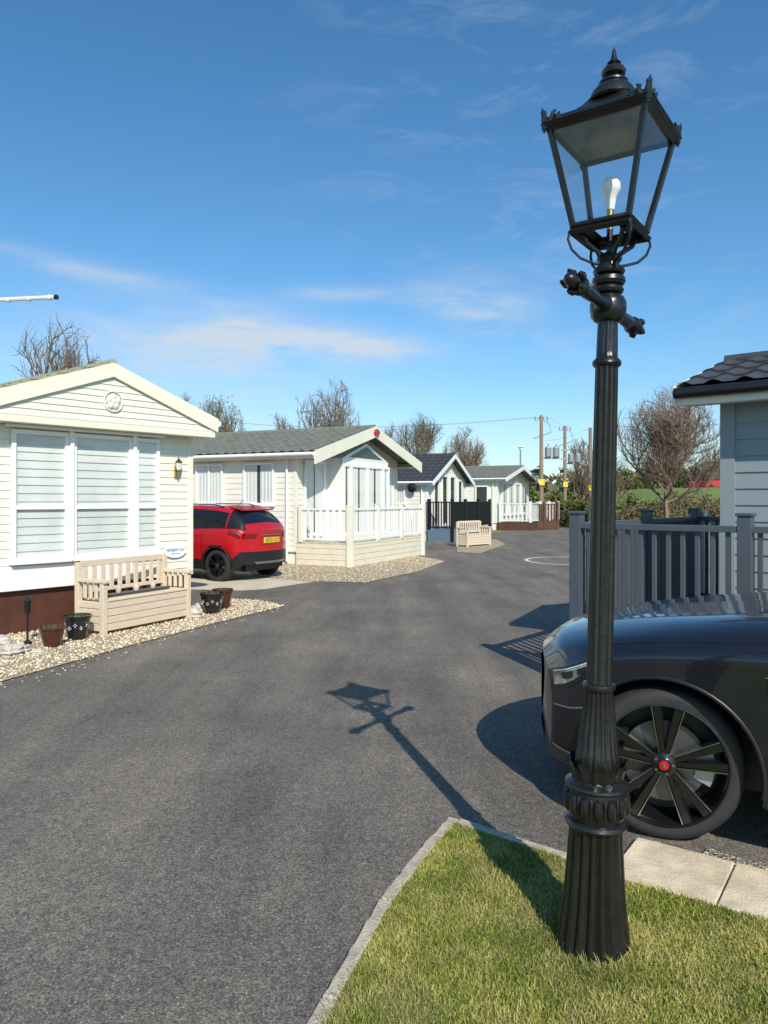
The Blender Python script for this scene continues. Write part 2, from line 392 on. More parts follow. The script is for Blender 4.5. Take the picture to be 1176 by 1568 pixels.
F=np.concatenate([F,F2+len(V),F3+len(V)+len(V2)]); V=np.concatenate([V,V2,V3])
fastmesh('lawn_grass',V,F,M['blade'])
gb1=[G(0,1046),G(100,1018),G(200,990),G(320,958),G(436,929),G(400,921),G(350,917),(-2.7,12.2),(-3.3,11.2),(-4.9,9.2),(-5.6,8.2),(-5.0,6.0)]
sheet('gravel_bed',gb1,.014,M['gravel'])
gb2=[G(395,884),G(470,891),G(560,893),G(640,876),G(682,860),G(640,852),G(560,845),(-3,20),(-4.5,20.3),G(380,876)]
sheet('gravel_bed.001',gb2,.014,M['gravel'])
sheet('concrete_driveway',[G(372,905),G(405,903),G(530,884),G(460,862),(-6,21.5),(-8,19),(-4.5,14)],.010,M['drive'])
gb3=[G(700,846),G(735,848),G(775,834),G(760,826),G(700,828)]
sheet('gravel_bed.002',gb3,.014,M['gravel'])
def pebbles(name,poly,n,r0,r1,m=None,z=.014):
    xs=[p[0] for p in poly]; ys=[p[1] for p in poly]
    X=np.random.uniform(min(xs),max(xs),n); Y=np.random.uniform(min(ys),max(ys),n); k=inpoly(X,Y,poly); X=X[k];Y=Y[k]; n=len(X)
    base=np.array([(1,0,0),(-1,0,0),(0,1,0),(0,-1,0),(0,0,1),(0,0,-1)],float)
    r=np.random.uniform(r0,r1,n); V=base[None]*r[:,None,None]*np.random.uniform(.6,1.3,(n,6,1))
    a=np.random.uniform(0,6.28,n); ca,sa=np.cos(a)[:,None],np.sin(a)[:,None]
    V=np.stack([V[:,:,0]*ca-V[:,:,1]*sa,V[:,:,0]*sa+V[:,:,1]*ca,V[:,:,2]*.7],2)
    V+=np.stack([X,Y,z+r*.3],1)[:,None,:]
    f=np.array([(0,2,4),(2,1,4),(1,3,4),(3,0,4),(2,0,5),(1,2,5),(3,1,5),(0,3,5)])
    F=(f[None]+ (np.arange(n)*6)[:,None,None]).reshape(-1,3)
    fastmesh(name,V.reshape(-1,3),F,m or M['pebble'])
pebbles('pebbles',gb1,16000,.01,.024); pebbles('pebbles.001',gb2,6000,.012,.025)
pebbles('loose_grit',[(-2.2,2.2),(-.25,2.2),(.33,3.87),(.85,3.50),(1.0,3.6),(.9,6),(-2.8,7)],1100,.0015,.004,M['grit'],.004)
pebbles('loose_grit.001',gs,2500,.003,.009,M['pebble'],.012)
pebbles('pebbles.002',[G(0,1062),G(100,1032),G(200,1002),G(320,966),G(450,931),G(436,927),G(320,955),G(200,988),G(100,1016),G(0,1044)],900,.005,.014,M['pebble'],.004)

# ------------------------------------------------------------ building helpers
def clap(mb,A,B,n,z0,z1,pitch,mi=0,clip=None,out=.014):
    A=Vector(A);B=Vector(B);n=Vector(n); z=z0
    while z<z1-1e-4:
        zt=min(z+pitch,z1)
        t0,t1=(0,1) if not clip else clip(z); u0,u1=(0,1) if not clip else clip(zt)
        if t1-t0<.005: break
        def P(t,o,zz):
            q=A+(B-A)*t+n*o; return (q.x,q.y,zz)
        mb.add([P(t0,out,z),P(t1,out,z),P(u1,0.002,zt),P(u0,0.002,zt)],[(0,1,2,3)],mi)
        mb.add([P(t0,0.002,z),P(t1,0.002,z),P(t1,out,z),P(t0,out,z)],[(0,1,2,3)],mi)
        z=zt
def tiles(mb,E0,E1,R0,R1,wl=.3,course=.32,amp=.022,mi=0,thick=.03,res=6):
    E0,E1,R0,R1=map(Vector,(E0,E1,R0,R1))
    ln=(E1-E0).length; sl=(R0-E0).length; nu=int(ln/wl*res); nc=max(2,int(sl/course))
    nrm=(E1-E0).cross(R0-E0).normalized()
    if nrm.z<0: nrm=-nrm
    vs=[];fs=[]; rows=[]
    for c in range(nc): rows+=[(c/nc,.022),((c+1)/nc,.0)]
    for t,o in rows:
        for i in range(nu+1):
            s=i/nu; p=(E0.lerp(E1,s)).lerp(R0.lerp(R1,s),t)
            w=math.sin(2*math.pi*s*ln/wl); w=amp*(w if w>-.3 else -.3)
            vs.append(p+nrm*(o+w+thick))
    k=nu+1
    for r in range(len(rows)-1):
        for i in range(nu): fs.append((r*k+i,r*k+i+1,(r+1)*k+i+1,(r+1)*k+i))
    mb.add(vs,fs,mi)
    mb.add([E0,E1,R1,R0],[(0,1,2,3)],mi)
def window(P,d,n,s0,s1,z0,z1,fr,gl,cu,div=1,transom=None,kind='curtain',fw=.06,base=.016):
    fr.ob(P,d,n,s0,s1,base,base+.06,z0,z0+fw); fr.ob(P,d,n,s0,s1,base,base+.06,z1-fw,z1)
    fr.ob(P,d,n,s0-.02,s1+.02,base,base+.09,z0-.035,z0-.002)
    xs=[s0+(s1-s0)*i/div for i in range(div+1)]
    for i,x in enumerate(xs):
        a,b2=(x,x+fw) if i==0 else ((x-fw,x) if i==div else (x-fw/2,x+fw/2))
        fr.ob(P,d,n,a,b2,base+.001,base+.056,z0+fw,z1-fw)
    if transom: 
        for i in range(div): fr.ob(P,d,n,xs[i]+fw*(1 if i==0 else .5),xs[i+1]-fw*(1 if i==div-1 else .5),base+.001,base+.054,transom-fw*.5,transom+fw*.5)
    o=base+.038; a=s0+.02; c=s1-.02
    q=lambda s_,z:(P[0]+d[0]*s_+n[0]*o,P[1]+d[1]*s_+n[1]*o,z)
    gl.add([q(a,z0+.02),q(c,z0+.02),q(c,z1-.02),q(a,z1-.02)],[(0,1,2,3)])
    cu.ob(P,d,n,s0+.01,s1-.01,base,base+.004,z0+.01,z1-.01,1)
    A=(P[0]+d[0]*(s0+.03),P[1]+d[1]*(s0+.03)); B2=(P[0]+d[0]*(s1-.03),P[1]+d[1]*(s1-.03))
    if kind=='blind':
        A=(A[0]+n[0]*(base+.005),A[1]+n[1]*(base+.005)); B2=(B2[0]+n[0]*(base+.005),B2[1]+n[1]*(base+.005))
        clap(cu,A,B2,n,z0+.02,z1-.02,.105,0,out=.016)
    elif kind=='curtain':
        m=max(8,int((s1-s0)/.02)); vs=[];fs=[]
        for i in range(m+1):
            t=i/m; s=s0+.03+(s1-s0-.06)*t; o=base+.016+.007*math.sin(s*55)+.003*math.sin(s*131)
            for z in (z0+.03,z1-.03): vs.append((P[0]+d[0]*s+n[0]*o,P[1]+d[1]*s+n[1]*o,z))
        for i in range(m):
            if .44<(i/m)<.54: continue
            fs.append((2*i,2*i+2,2*i+3,2*i+1))
        cu.add(vs,fs,0)
def home(name,O,ang,W,D,zb,ze,zr,wallm,roofm,skirtm,of=.35,os=.25,pitch=.15,wl=.3,fascia=None,tilres=6,bt=.17,pipe=True):
    root=empty(name,(O[0],O[1],0),ang)
    wl_=MB(); fasc=MB(); rf=MB(); sk_=MB()
    core=MB(); core.prism([(0.01,zb),(W-.01,zb),(W-.01,ze-.05),(W/2,zr-.15),(0.01,ze-.05)],.01,D-.01); core.build('wall_core',wallm,root)
    clap(wl_,(0,0),(W,0),(0,-1),zb,ze,pitch)
    slope=(zr-ze)/(W/2)
    def cg(z):
        h=(z-ze)/slope/W; return (h,1-h)
    clap(wl_,(0,0),(W,0),(0,-1),ze,zr-.1,pitch,clip=cg); clap(wl_,(0,D),(W,D),(0,1),ze,zr-.1,pitch,clip=cg)
    clap(wl_,(0,D),(W,D),(0,1),zb,ze,pitch); clap(wl_,(0,0),(0,D),(-1,0),zb,ze,pitch); clap(wl_,(W,0),(W,D),(1,0),zb,ze,pitch)
    wl_.build('cladding',wallm,root,recalc=False)
    for x0,x1 in ((-.02,.07),(W-.07,W+.02)):
        fasc.box(x0,x1,-.02,.07,zb,ze); fasc.box(x0,x1,D-.07,D+.02,zb,ze)
    sk_.box(.05,W-.05,.05,D-.05,0,zb-.003); sk_.build('skirting',skirtm,root)
    dz=slope*os
    for sx,x in ((-1,-os),(1,W+os)):
        tiles(rf,(x,-of,ze-dz),(x,D+.2,ze-dz),(W/2,-of,zr),(W/2,D+.2,zr),wl=wl,res=tilres)
    rf.build('roof',roofm,root,smooth=50,recalc=False)
    rc=MB(); rc.tube([(W/2,-of,zr+.035),(W/2,D+.2,zr+.035)],.06,10); rc.build('ridge_cap',roofm,root,smooth=40)
    for y0,y1 in ((-of-.03,-of),(D+.2,D+.23)):
        for sgn in (0,1):
            X=lambda x: x if sgn==0 else W-x
            p=[(X(-os-.02),ze-dz-bt),(X(W/2+0.0),zr-bt+.02),(X(W/2),zr+.04),(X(-os-.02),ze-dz+.04)]
            fasc.prism(p,y0,y1)
    gt=MB()
    for sx in (0,1):
        X=lambda x: x if sx==0 else W-x
        a,c=sorted((X(-os-.0),X(-os+.025))); fasc.box(a,c,-of,D+.2,ze-dz-.14,ze-dz+.01)
        a,c=sorted((X(-os+.025),X(-.02))); fasc.box(a,c,-of+.001,D+.199,ze-dz-.12,ze-dz-.105)
        gt.tube([(X(-os-.05),-of,ze-dz-.03),(X(-os-.05),D+.2,ze-dz-.03)],.05,10)
        if pipe: gt.tube([(X(-.06),.25,ze-dz-.1),(X(-.06),.25,.1)],.03,8)
    gt.build('gutter',fascia[1] if fascia else M['white'],root,smooth=40)
    fasc.build('fascia_trim',fascia[0] if fascia else M['white'],root,bevel=.004)
    return root
def railing(post,bal,P,d,ln,z0,z1,sp=.12,pw=.09,bw=.03,posts=None,gnd=None,cap=True,flat=False,rail=.045):
    d=Vector(d).normalized(); n=(-d.y,d.x); h=bw/2
    bal.ob(P,d,n,0,ln,-rail,rail,z1-.05,z1)
    bal.ob(P,d,n,0,ln,-rail*.6,rail*.6,z0+.06,z0+.11)
    k=int(ln/sp)
    for i in range(1,k):
        s=ln*i/k; bal.ob(P,d,n,s-h,s+h,-(.010 if flat else h),(.010 if flat else h),z0+.11,z1-.05)
    for s in (posts if posts is not None else (0,ln)):
        post.ob(P,d,n,s-pw/2,s+pw/2,-pw/2,pw/2,gnd if gnd is not None else z0,z1+.08)
        if cap: post.ob(P,d,n,s-pw/2-.012,s+pw/2+.012,-pw/2-.012,pw/2+.012,z1+.08,z1+.105)
def boards(mb,P,d,n,s0,s1,z0,z1,pitch=.15,gap=.008,th=.02,mi=0):
    z=z0
    while z<z1-.02:
        zt=min(z+pitch-gap,z1); mb.ob(P,d,n,s0,s1,0,th,z,zt,mi); z+=pitch

# ------------------------------------------------------------ home 1 (left)
u1=(.629,.777); W1=3.0; O1=(-2.95-.629*W1,11.3-.777*W1); A1=math.atan2(u1[1],u1[0])
h1=home('mobile_home',O1,A1,W1,9,.56,2.97,3.50,M['cream'],M['roofmoss'],M['skirt'],of=.32,os=.22,pitch=.105,bt=.17,fascia=(M['cream2'],M['cream2']))
fr,gl,cu=MB(),MB(),MB()
P=(0,0);dd=(1,0);nn_=(0,-1)
for s0,s1 in ((.28,1.02),(1.07,1.95),(2.0,2.40)):
    window(P,dd,nn_,s0,s1,.92,2.58,fr,gl,cu,1,1.60,'blind',.055)
fr.ob(P,dd,nn_,1.02,1.07,.016,.11,.90,2.60); fr.ob(P,dd,nn_,1.95,2.0,.016,.11,.90,2.60)
fr.ob(P,dd,nn_,.2,2.46,.016,.12,2.60,2.64)
fr.ob(P,dd,nn_,-.02,1.98,.016,.035,.56,.86)
fr.build('window_frames',M['white'],h1,bevel=.006); gl.build('window_glass',M['glass'],h1); cu.build('window_blinds',[M['blind'],M['darkroom']],h1,recalc=False)
g=MB(); g.prism([(-.2,2.645),(W1+.2,2.645),(W1+.2,2.73),(-.2,2.73)],-.32,-.02)
g.build('canopy_soffit',M['cream2'],h1)
g=MB(); slope=(3.50-2.97)/1.5
clap(g,(-.2,-.30),(W1+.2,-.30),(0,-1),2.735,3.36,.085,clip=lambda z:(max(0,(z-2.86)/slope/(W1+.4)),1-max(0,(z-2.86)/slope/(W1+.4))))
g.build('gable_cladding',M['cream'],h1,recalc=False)
g=MB()
for x0,x1 in ((-.21,-.11),(W1+.11,W1+.21)): g.box(x0,x1,-.325,-.30,2.73,2.80)
for i in range(5):
    t=2*math.pi*i/5+.3; g.lathe([(.001,0),(.045,.004),(.05,.015),(.03,.03),(.001,.034)],(1.5+.06*math.cos(t),-.315,3.02+.06*math.sin(t)),16,axis='y',sgn=-1)
g.lathe([(.001,0),(.03,.0),(.035,.03),(.001,.045)],(1.5,-.315,3.02),16,axis='y',sgn=-1)
ring=[(1.5+.135*math.cos(2*math.pi*i/32),-.325,3.02+.135*math.sin(2*math.pi*i/32)) for i in range(33)]; g.tube(ring,.010,8)
g.build('rosette_emblem',M['cream'],h1,smooth=40)
g=MB(); vs=[(2.68+.19*math.cos(t),-.03,.93+.10*math.sin(t)) for t in [2*math.pi*i/32 for i in range(32)]]
vs2=[(x,-.045,z) for x,y,z in vs]; g.add(vs+vs2,[tuple(range(32)),tuple(range(63,31,-1))]+[(i,(i+1)%32,(i+1)%32+32,i+32) for i in range(32)])
g.build('oval_plaque',M['plaque'],h1)
def text(s,size,loc,rot,m,parent,name):
    c=bpy.data.curves.new(name,'FONT'); c.body=s; c.size=size; c.align_x='CENTER'; c.align_y='CENTER'; c.extrude=.001
    o=bpy.data.objects.new(name,c); scene.collection.objects.link(o); o.location=loc; o.rotation_euler=rot; c.materials.append(m); o.parent=parent; return o
text('PEMBERTON',.056,(2.68,-.047,.945),(R(90),0,0),M['plaquetxt'],h1,'plaque_lettering')
text('leisure homes',.026,(2.68,-.047,.895),(R(90),0,0),M['plaquetxt'],h1,'plaque_small_lettering')
g=MB(); lx0,ly0=2.70,-.10
g.lathe([(.03,0),(.035,.01),(.05,.11),(.001,.11)],(lx0,ly0,2.14),6); g.build('wall_lantern_glass',M['curtain'],h1)
g=MB(); g.lathe([(.062,0),(.05,.02),(.02,.05),(.008,.07),(.003,.10)],(lx0,ly0,2.25),6); g.lathe([(.03,0),(.034,.02)],(lx0,ly0,2.12),6)
g.box(lx0-.025,lx0+.025,-.05,-.015,2.04,2.2); g.tube([(lx0,-.04,2.08),(lx0,-.1,2.05),(lx0,-.1,2.12)],.008,6)
for k_ in range(6):
    t=k_*math.pi/3; g.tube([(lx0+.035*math.cos(t),ly0+.035*math.sin(t),2.145),(lx0+.052*math.cos(t),ly0+.052*math.sin(t),2.255)],.004,4)
g.build('wall_lantern',M['brass'],h1)
ae=empty('tv_aerial',(-5.2,9.4,0)); g=MB()
g.tube([(0,0,2.9),(0,0,4.35)],.018,8); g.tube([(-.4,.1,4.24),(1.2,-.4,4.17)],.013,8)
g.tube([(.35,-.135,4.207),(1.18,-.394,4.171)],.026,8); 
for q in (.5,.8,1.1): g.lathe([(.033,0),(.033,.03)],(q,-.03-.31*q,4.21-.035*q),10,axis='x')
for i in range(4):
    s=-.5+i*.14; g.tube([(s,.12-.31*(s+.4),4.05),(s,.12-.31*(s+.4),4.4)],.004,5)
g.build('aerial_boom',M['white'],ae); g=MB(); g.lathe([(.03,0),(.03,.04)],(1.18,-.394,4.171),10,axis='x'); g.build('boom_end_cap',M['black'],ae)

# ------------------------------------------------------------ home 2
A2=math.atan2(.895,.445); O2=(-2.29,19.2); W2=6.1
h2=home('mobile_home',O2,A2,W2,13,.34,2.97,3.80,M['whiteclad'],M['roofgreen'],M['whiteclad'],of=.75,os=.3,pitch=.15,bt=.3,fascia=(M['cream2'],M['white']))
fr,gl,cu=MB(),MB(),MB()
P=(0,0);dl=(0,1);nl=(-1,0)
window(P,dl,nl,.66,1.66,1.55,2.68,fr,gl,cu,1,None,'curtain'); window(P,dl,nl,2.35,3.3,1.55,2.68,fr,gl,cu,2,None,'curtain'); window(P,dl,nl,5,6,1.55,2.68,fr,gl,cu,1,None,'curtain')
dd=(1,0);nf=(0,-1)
window(P,dd,nf,.35,1.35,.75,2.75,fr,gl,cu,1,None,'curtain'); window(P,dd,nf,4.75,5.75,.75,2.75,fr,gl,cu,1,None,'curtain')
fr.ob(P,dd,nf,1.6,4.5,.0,.5,.6,.66); 
for s0,s1 in ((1.6,2.05),(2.05,3.05),(3.05,4.05),(4.05,4.5)):
    window((0,-.45),dd,nf,s0+.002,s1-.002,.7,2.7,fr,gl,cu,1,None,'curtain',.08)
fr.ob(P,dd,nf,1.6,4.5,.40,.465,2.7,2.85); 
for s in (1.6,4.44): fr.ob(P,dd,nf,s,s+.06,.0,.46,.66,2.85)
fr.prism([(1.6,2.85),(4.5,2.85),(3.05,3.35)],-.47,-.02)
gl.add([(2.0,-.482,2.9),(4.1,-.482,2.9),(3.05,-.482,3.26)],[(0,1,2)]); cu.add([(2.0,-.4745,2.9),(4.1,-.4745,2.9),(3.05,-.4745,3.26)],[(0,1,2)],1)
fr.build('window_frames',M['white'],h2,bevel=.006); gl.build('window_glass',M['glass'],h2); cu.build('window_curtains',[M['curtain'],M['darkroom']],h2,recalc=False)
g=MB(); g.lathe([(.001,0),(.15,0),(.165,.02),(.15,.05),(.001,.05)],(0,0,0),28,axis='y',sgn=-1)
o=g.build('oval_roof_badge',M['red'],h2,smooth=40); o.location=(3.05,-.79,3.66); o.scale=(1,1,.6)
dk=empty('decking',(O2[0],O2[1],0),A2); po,ba,bo=MB(),MB(),MB()
x0,x1,y0=-.02,4.5,-1.62
bo.box(x0+.03,x1-.03,y0+.03,-.02,.0,.56)
for P_,d_,n_,l_ in (((x0,y0),(1,0),(0,-1),x1-x0),((x0,y0),(0,1),(-1,0),-y0-.03),((x1,y0),(0,1),(1,0),-y0-.03)):
    boards(bo,P_,d_,n_,0,l_,.02,.60,.145)
for i in range(12): bo.box(x0-.02,x1+.02,y0-.03+i*.135,y0+.097+i*.135,.562,.60)
for x,y in ((x0,y0),(x1,y0)): po.box(x-.07,x+.07,y-.07,y+.07,.0,1.56)
railing(po,ba,(x0,y0),(1,0),x1-x0,.60,1.48,.17,.11,.09,(1.5,3.0),flat=True)
railing(po,ba,(x0,y0),(0,1),-y0-.1,.60,1.48,.17,.11,.09,(1.45,),flat=True)
railing(po,ba,(x1,y0),(0,1),-y0-.1,.60,1.48,.17,.11,.09,(1.45,),flat=True)
po.build('posts',M['cream2'],dk,bevel=.006); ba.build('white_pickets',M['white'],dk); bo.build('deck_boards',M['deckboard'],dk)

# ------------------------------------------------------------ home 3
O3=(1.78,30.); h3=home('mobile_home',O3,A2,4.4,9,.4,2.55,3.62,M['whiteclad'],M['roofdark'],M['whiteclad'],of=.35,os=.25,pitch=.16,bt=.16,tilres=5)
fr,gl,cu=MB(),MB(),MB()
for s0,s1,zt in ((.5,1.1,2.6),(1.4,2.1,2.75),(2.3,3.0,2.75),(3.3,3.9,2.6)): window(P,dd,nf,s0,s1,.6,zt,fr,gl,cu,1,None,'none',.09)
window(P,dl,nl,1.0,1.8,1.5,2.3,fr,gl,cu,1,None,'curtain'); window(P,dl,nl,3.2,4.0,1.5,2.3,fr,gl,cu,1,None,'none')
fr.build('window_frames',M['white'],h3); gl.build('window_glass',M['glass'],h3); cu.build('window_curtains',[M['curtain'],M['darkroom']],h3,recalc=False)
g=MB(); g.tube([(1.2,7.5,2.8),(1.2,7.5,4.6)],.11,12); g.lathe([(.16,0),(.16,.06),(.02,.14)],(1.2,7.5,4.62),12); g.tube([(4.2,3.5,2.7),(4.2,3.5,4.25)],.11,12); g.lathe([(.16,0),(.16,.06),(.02,.14)],(4.2,3.5,4.27),12)
g.build('stove_flue',M['black'],h3,smooth=40)
g=MB(); g.lathe([(.001,0),(.12,.02),(.2,.06),(.21,.06),(.12,.01),(.001,-.01)],(-.30,.6,2.2),24,axis='x',caps=False); g.tube([(-.02,.6,2.2),(-.30,.6,2.2)],.02,6); g.build('satellite_dish',M['black'],h3,smooth=40)
g=MB(); g.tube([(1.6,6.5,3),(1.6,6.5,5.9)],.03,6); g.tube([(1.6,5.9,5.8),(1.6,7.2,5.8)],.02,6)
for i in range(6): g.tube([(1.35,5.95+i*.22,5.8),(1.85,5.95+i*.22,5.8)],.012,4)
g.build('roof_aerial',M['grey'],h3)
dk=empty('decking',(O3[0],O3[1],0),A2); po,ba,bo=MB(),MB(),MB(); x0,x1,y0=-.1,4.6,-1.1
bo.box(x0,x1,y0,-.05,0,.5); boards(bo,(x0,y0),(1,0),(0,-1),0,x1-x0,.0,.5,.14); boards(bo,(x0,y0),(0,1),(-1,0),0,1.05,.0,.5,.14)
railing(po,ba,(x0,y0),(1,0),x1-x0,.5,1.62,.11,.11,.05,(0,1.5,3.1,4.7),gnd=0); railing(po,ba,(x0,y0),(0,1),1.05,.5,1.62,.11,.11,.04,(1.0,))
po.build('posts',M['black'],dk); ba.build('railings',M['black'],dk); bo.build('deck_boards',M['bluedeck'],dk)

# ------------------------------------------------------------ home 4
O4=(6.3,41.); h4=home('mobile_home',O4,A2,6.4,11,.4,2.95,3.65,M['whiteclad'],M['roofgreen'],M['whiteclad'],of=.6,os=.3,pitch=.2,bt=.2,tilres=4)
fr,gl,cu=MB(),MB(),MB()
for i in range(4): window(P,dd,nf,.7+i*1.28,1.85+i*1.28,.8,2.7,fr,gl,cu,1,None,'curtain',.11)
window(P,dl,nl,.5,1.3,1.4,2.5,fr,gl,cu,1,None,'none',.09); window(P,dl,nl,1.9,2.9,.6,2.5,fr,gl,cu,1,None,'curtain',.09); window(P,dl,nl,4.2,5.4,1.4,2.5,fr,gl,cu,1,None,'curtain',.09)
fr.build('window_frames',M['white'],h4); gl.build('window_glass',M['glass'],h4); cu.build('window_curtains',[M['curtain'],M['darkroom']],h4,recalc=False)
dk=empty('decking',(O4[0],O4[1],0),A2); po,ba,bo=MB(),MB(),MB(); x0,x1,y0=-.1,6.4,-1.9
bo.box(x0,x1,y0,-.05,0,.45); boards(bo,(x0,y0),(1,0),(0,-1),0,x1-x0,.0,.45,.14); boards(bo,(x0,y0),(0,1),(-1,0),0,1.8,.0,.45,.14)
railing(po,ba,(x0,y0),(1,0),x1-x0,.45,1.5,.22,.13,.09,(0,2.1,4.2,6.4),flat=True); railing(po,ba,(x0,y0),(0,1),1.8,.45,1.5,.22,.13,.09,(1.7,),flat=True)
po.build('posts',M['white'],dk); ba.build('railings',M['white'],dk); bo.build('deck_boards',M['brownwood'],dk)
fe=empty('timber_fence',(8.2,41.2,0),R(28)); po,ba=MB(),MB(); railing(po,ba,(0,0),(1,0),1.9,.1,1.45,.2,.14,.12,(0,.95,1.9),gnd=0,flat=True,rail=.03)
boards(ba,(0,-.03),(1,0),(0,-1),0,1.9,.05,.5,.13); po.build('posts',M['brownwood'],fe); ba.build('pales',M['brownwood'],fe)

# ------------------------------------------------------------ home 5 (right)
inw=(.647,.762); uR=(.762,-.647); WC=(3.15,6.84); WR=2.4
O5=(WC[0]+inw[0]*WR,WC[1]+inw[1]*WR); A5=math.atan2(-.762,-.647)
h5=home('mobile_home',O5,A5,WR,9,.45,2.80,3.16,M['greyblue'],M['roofdark'],M['greyblue'],of=.32,os=.33,pitch=.15,wl=.26,bt=.14,tilres=14,fascia=(M['whiteclad'],M['black']),pipe=False)
g=MB(); g.box(WR-.10,WR+.026,-.026,.10,.45,2.78); g.build('corner_post',M['greyblue'],h5)
AR=math.atan2(uR[1],uR[0])
dk=empty('decking',(WC[0],WC[1],0),AR); po,ba,bo=MB(),MB(),MB()
x0,y0,x1,y1=-.976,-1.01,3.6,2.35; fz=.42
y=y0
while y<-.15: bo.box(x0,x1,y,y+.135,fz-.03,fz); y+=.142
while y<y1-.15: bo.box(x0,-.03,y,y+.135,fz-.03,fz); y+=.142
bo.build('deck_boards',M['deckfloor'],dk)
bo=MB(); boards(bo,(x0,y0),(1,0),(0,-1),0,x1-x0,.02,fz-.035,.13); boards(bo,(x0,y0),(0,1),(-1,0),0,y1-y0,.02,fz-.035,.13); bo.build('deck_skirting',M['anthracite'],dk)
railing(po,ba,(x0,y0),(1,0),x1-x0,fz,1.49,.115,.105,.035,(0,1.42,2.9),gnd=0)
railing(po,ba,(x0,y0),(0,1),y1-y0,fz,1.49,.115,.105,.035,(1.69,3.3),gnd=0)
railing(po,ba,(x0,y1),(1,0),1.9,fz,1.49,.115,.105,.035,(.95,1.9),gnd=0)
po.build('posts',M['anthracite'],dk,bevel=.006); ba.build('railings',M['anthracite'],dk,bevel=.003)
wf=empty('white_picket_fence',(4.0,9.3,0),AR); po,ba=MB(),MB(); railing(po,ba,(0,0),(1,0),1.8,.1,1.45,.16,.1,.09,(0,.9,1.8),gnd=0,flat=True); po.build('posts',M['white'],wf); ba.build('pales',M['white'],wf)

# ------------------------------------------------------------ street lamp
sl=empty('street_lamp',(.787,2.78,.0),rot=(0,R(1.35),0))
def zy(y): return 1.7-(y-765)*.00246
k=.00246
prof=[]
def add(y,hw,fl=0): prof.append((hw*k,zy(y),fl))
add(1470,60,.0);add(1466,60,.02);add(1455,58,.10);add(1430,54,.12);add(1380,47,.12);add(1320,43,.12);add(1268,40,.12);add(1262,40,0);add(1261,45);add(1257,47);add(1252,45);add(1250,40)
add(1247,41);add(1240,43);add(1228,44);add(1215,44);add(1206,43);add(1201,42);add(1198,38)
post=MB(); post.lathe(prof,(0,0,0),144,flute=18)
prof=[];add(1203,45);add(1200,48);add(1196,47);add(1193,40);add(1190,36);add(1180,34,.05);add(1165,33,.05);add(1157,33,.05);add(1150,31,.05);add(1100,26,.12);add(1058,21,.12);add(1055,21);add(1054,24);add(1050,25);add(1046,24);add(1044,20)
post.lathe(prof,(0,0,0),144,flute=18)
prof=[];add(1048,19.5);add(1040,19.5,.14);add(800,18.5,.14);add(565,17,.14);add(562,17);add(561,20);add(557,22);add(553,21);add(550,18);add(547,16);add(540,16,.1);add(495,15,.1);add(492,15)
post.lathe(prof,(0,0,0),96,flute=12)
prof=[];add(494,14);add(492,20);add(486,25);add(474,27.5);add(464,27);add(456,23);add(452,16);add(450,15);add(449,21);add(445,23);add(441,21);add(439,16);add(438,16);add(437,22);add(432,25);add(426,24);add(423,18);add(421,15);add(420,22);add(416,24);add(411,22);add(408,16);add(404,15);add(398,19);add(392,17);add(388,10)
post.lathe(prof,(0,0,0),48)
def leaf(mb,th,r0,zb_,h,wd,out,rib=.010):
    c,s=math.cos(th),math.sin(th); vs=[];n=9
    for i in range(n):
        t=i/(n-1); ww=wd*(math.sin(math.pi*(.15+.75*t))**.8)*(1 if i<n-1 else .15)*(1+.18*(i%2)); rr=r0+out*t**3+.004*math.sin(3.1*t)
        z=zb_+h*t*(1-.12*t**4)
        for sd,ro in ((-1,0),(-.5,rib*.3),(0,rib),(.5,rib*.3),(1,0)):
            vs.append((c*(rr+ro)-s*ww*sd,s*(rr+ro)+c*ww*sd,z))
    fs=[]
    for i in range(n-1):
        for j in range(4): fs.append((i*5+j,i*5+j+1,(i+1)*5+j+1,(i+1)*5+j))
    mb.add(vs,fs)
for i in range(8):
    leaf(post,2*math.pi*i/8,.084,zy(1192),.088,.027,.028); leaf(post,2*math.pi*(i+.5)/8,.083,zy(1192),.060,.020,.022)
for i in range(14):
    t=2*math.pi*i/14; c_=(.106*math.cos(t),.106*math.sin(t),zy(1224))
    post.lathe([(.002,-.042),(.015,-.030),(.0195,0),(.015,.030),(.002,.040)],c_,10)
    t2=t+math.pi/14; post.lathe([(.002,-.035),(.006,0),(.008,.022),(.002,.036)],(.109*math.cos(t2),.109*math.sin(t2),zy(1224)),6)
for i in range(10): leaf(post,2*math.pi*i/10,.039,zy(492)-.001,.05,.013,.016,.004)
post.build('fluted_column',M['iron'],sl,smooth=40,recalc=False)
lb=MB(); dv=Vector((.56,.83,0)).normalized(); zc=zy(470); LS=1.28
for sg in (-1,1):
    pts=[];rs=[]
    for t,r in ((.0,.03),(.05,.035),(.07,.024),(.10,.020),(.14,.024),(.20,.027),(.235,.024),(.245,.034),(.26,.036),(.27,.024),(.28,.02),(.30,.027),(.325,.02),(.335,.006)):
        pts.append(dv*sg*t*LS+Vector((0,0,zc))); rs.append(r)
    lb.tube(pts,rs,16)
    e=dv*sg*.285*LS+Vector((0,0,zc)); pe=Vector((-dv.y,dv.x,0))
    for a in range(5):
        t=2*math.pi*a/5; q=e+(pe*math.cos(t)+Vector((0,0,1))*math.sin(t))*.028
        lb.tube([q-dv*sg*.025,q,q+dv*sg*.03+(q-e)*.35],[.010,.018,.005],8)
lb.build('ladder_bar',M['iron'],sl,smooth=50)
lt=MB(); gls=MB(); inr=MB()
LA=R(-36); zb0=zy(352); zt0=zy(206); sb=.103; stp=.175
def cor(h,z,i): 
    a=LA+math.pi/4+math.pi/2*i; r=h*math.sqrt(2); return Vector((r*math.cos(a),r*math.sin(a),z))
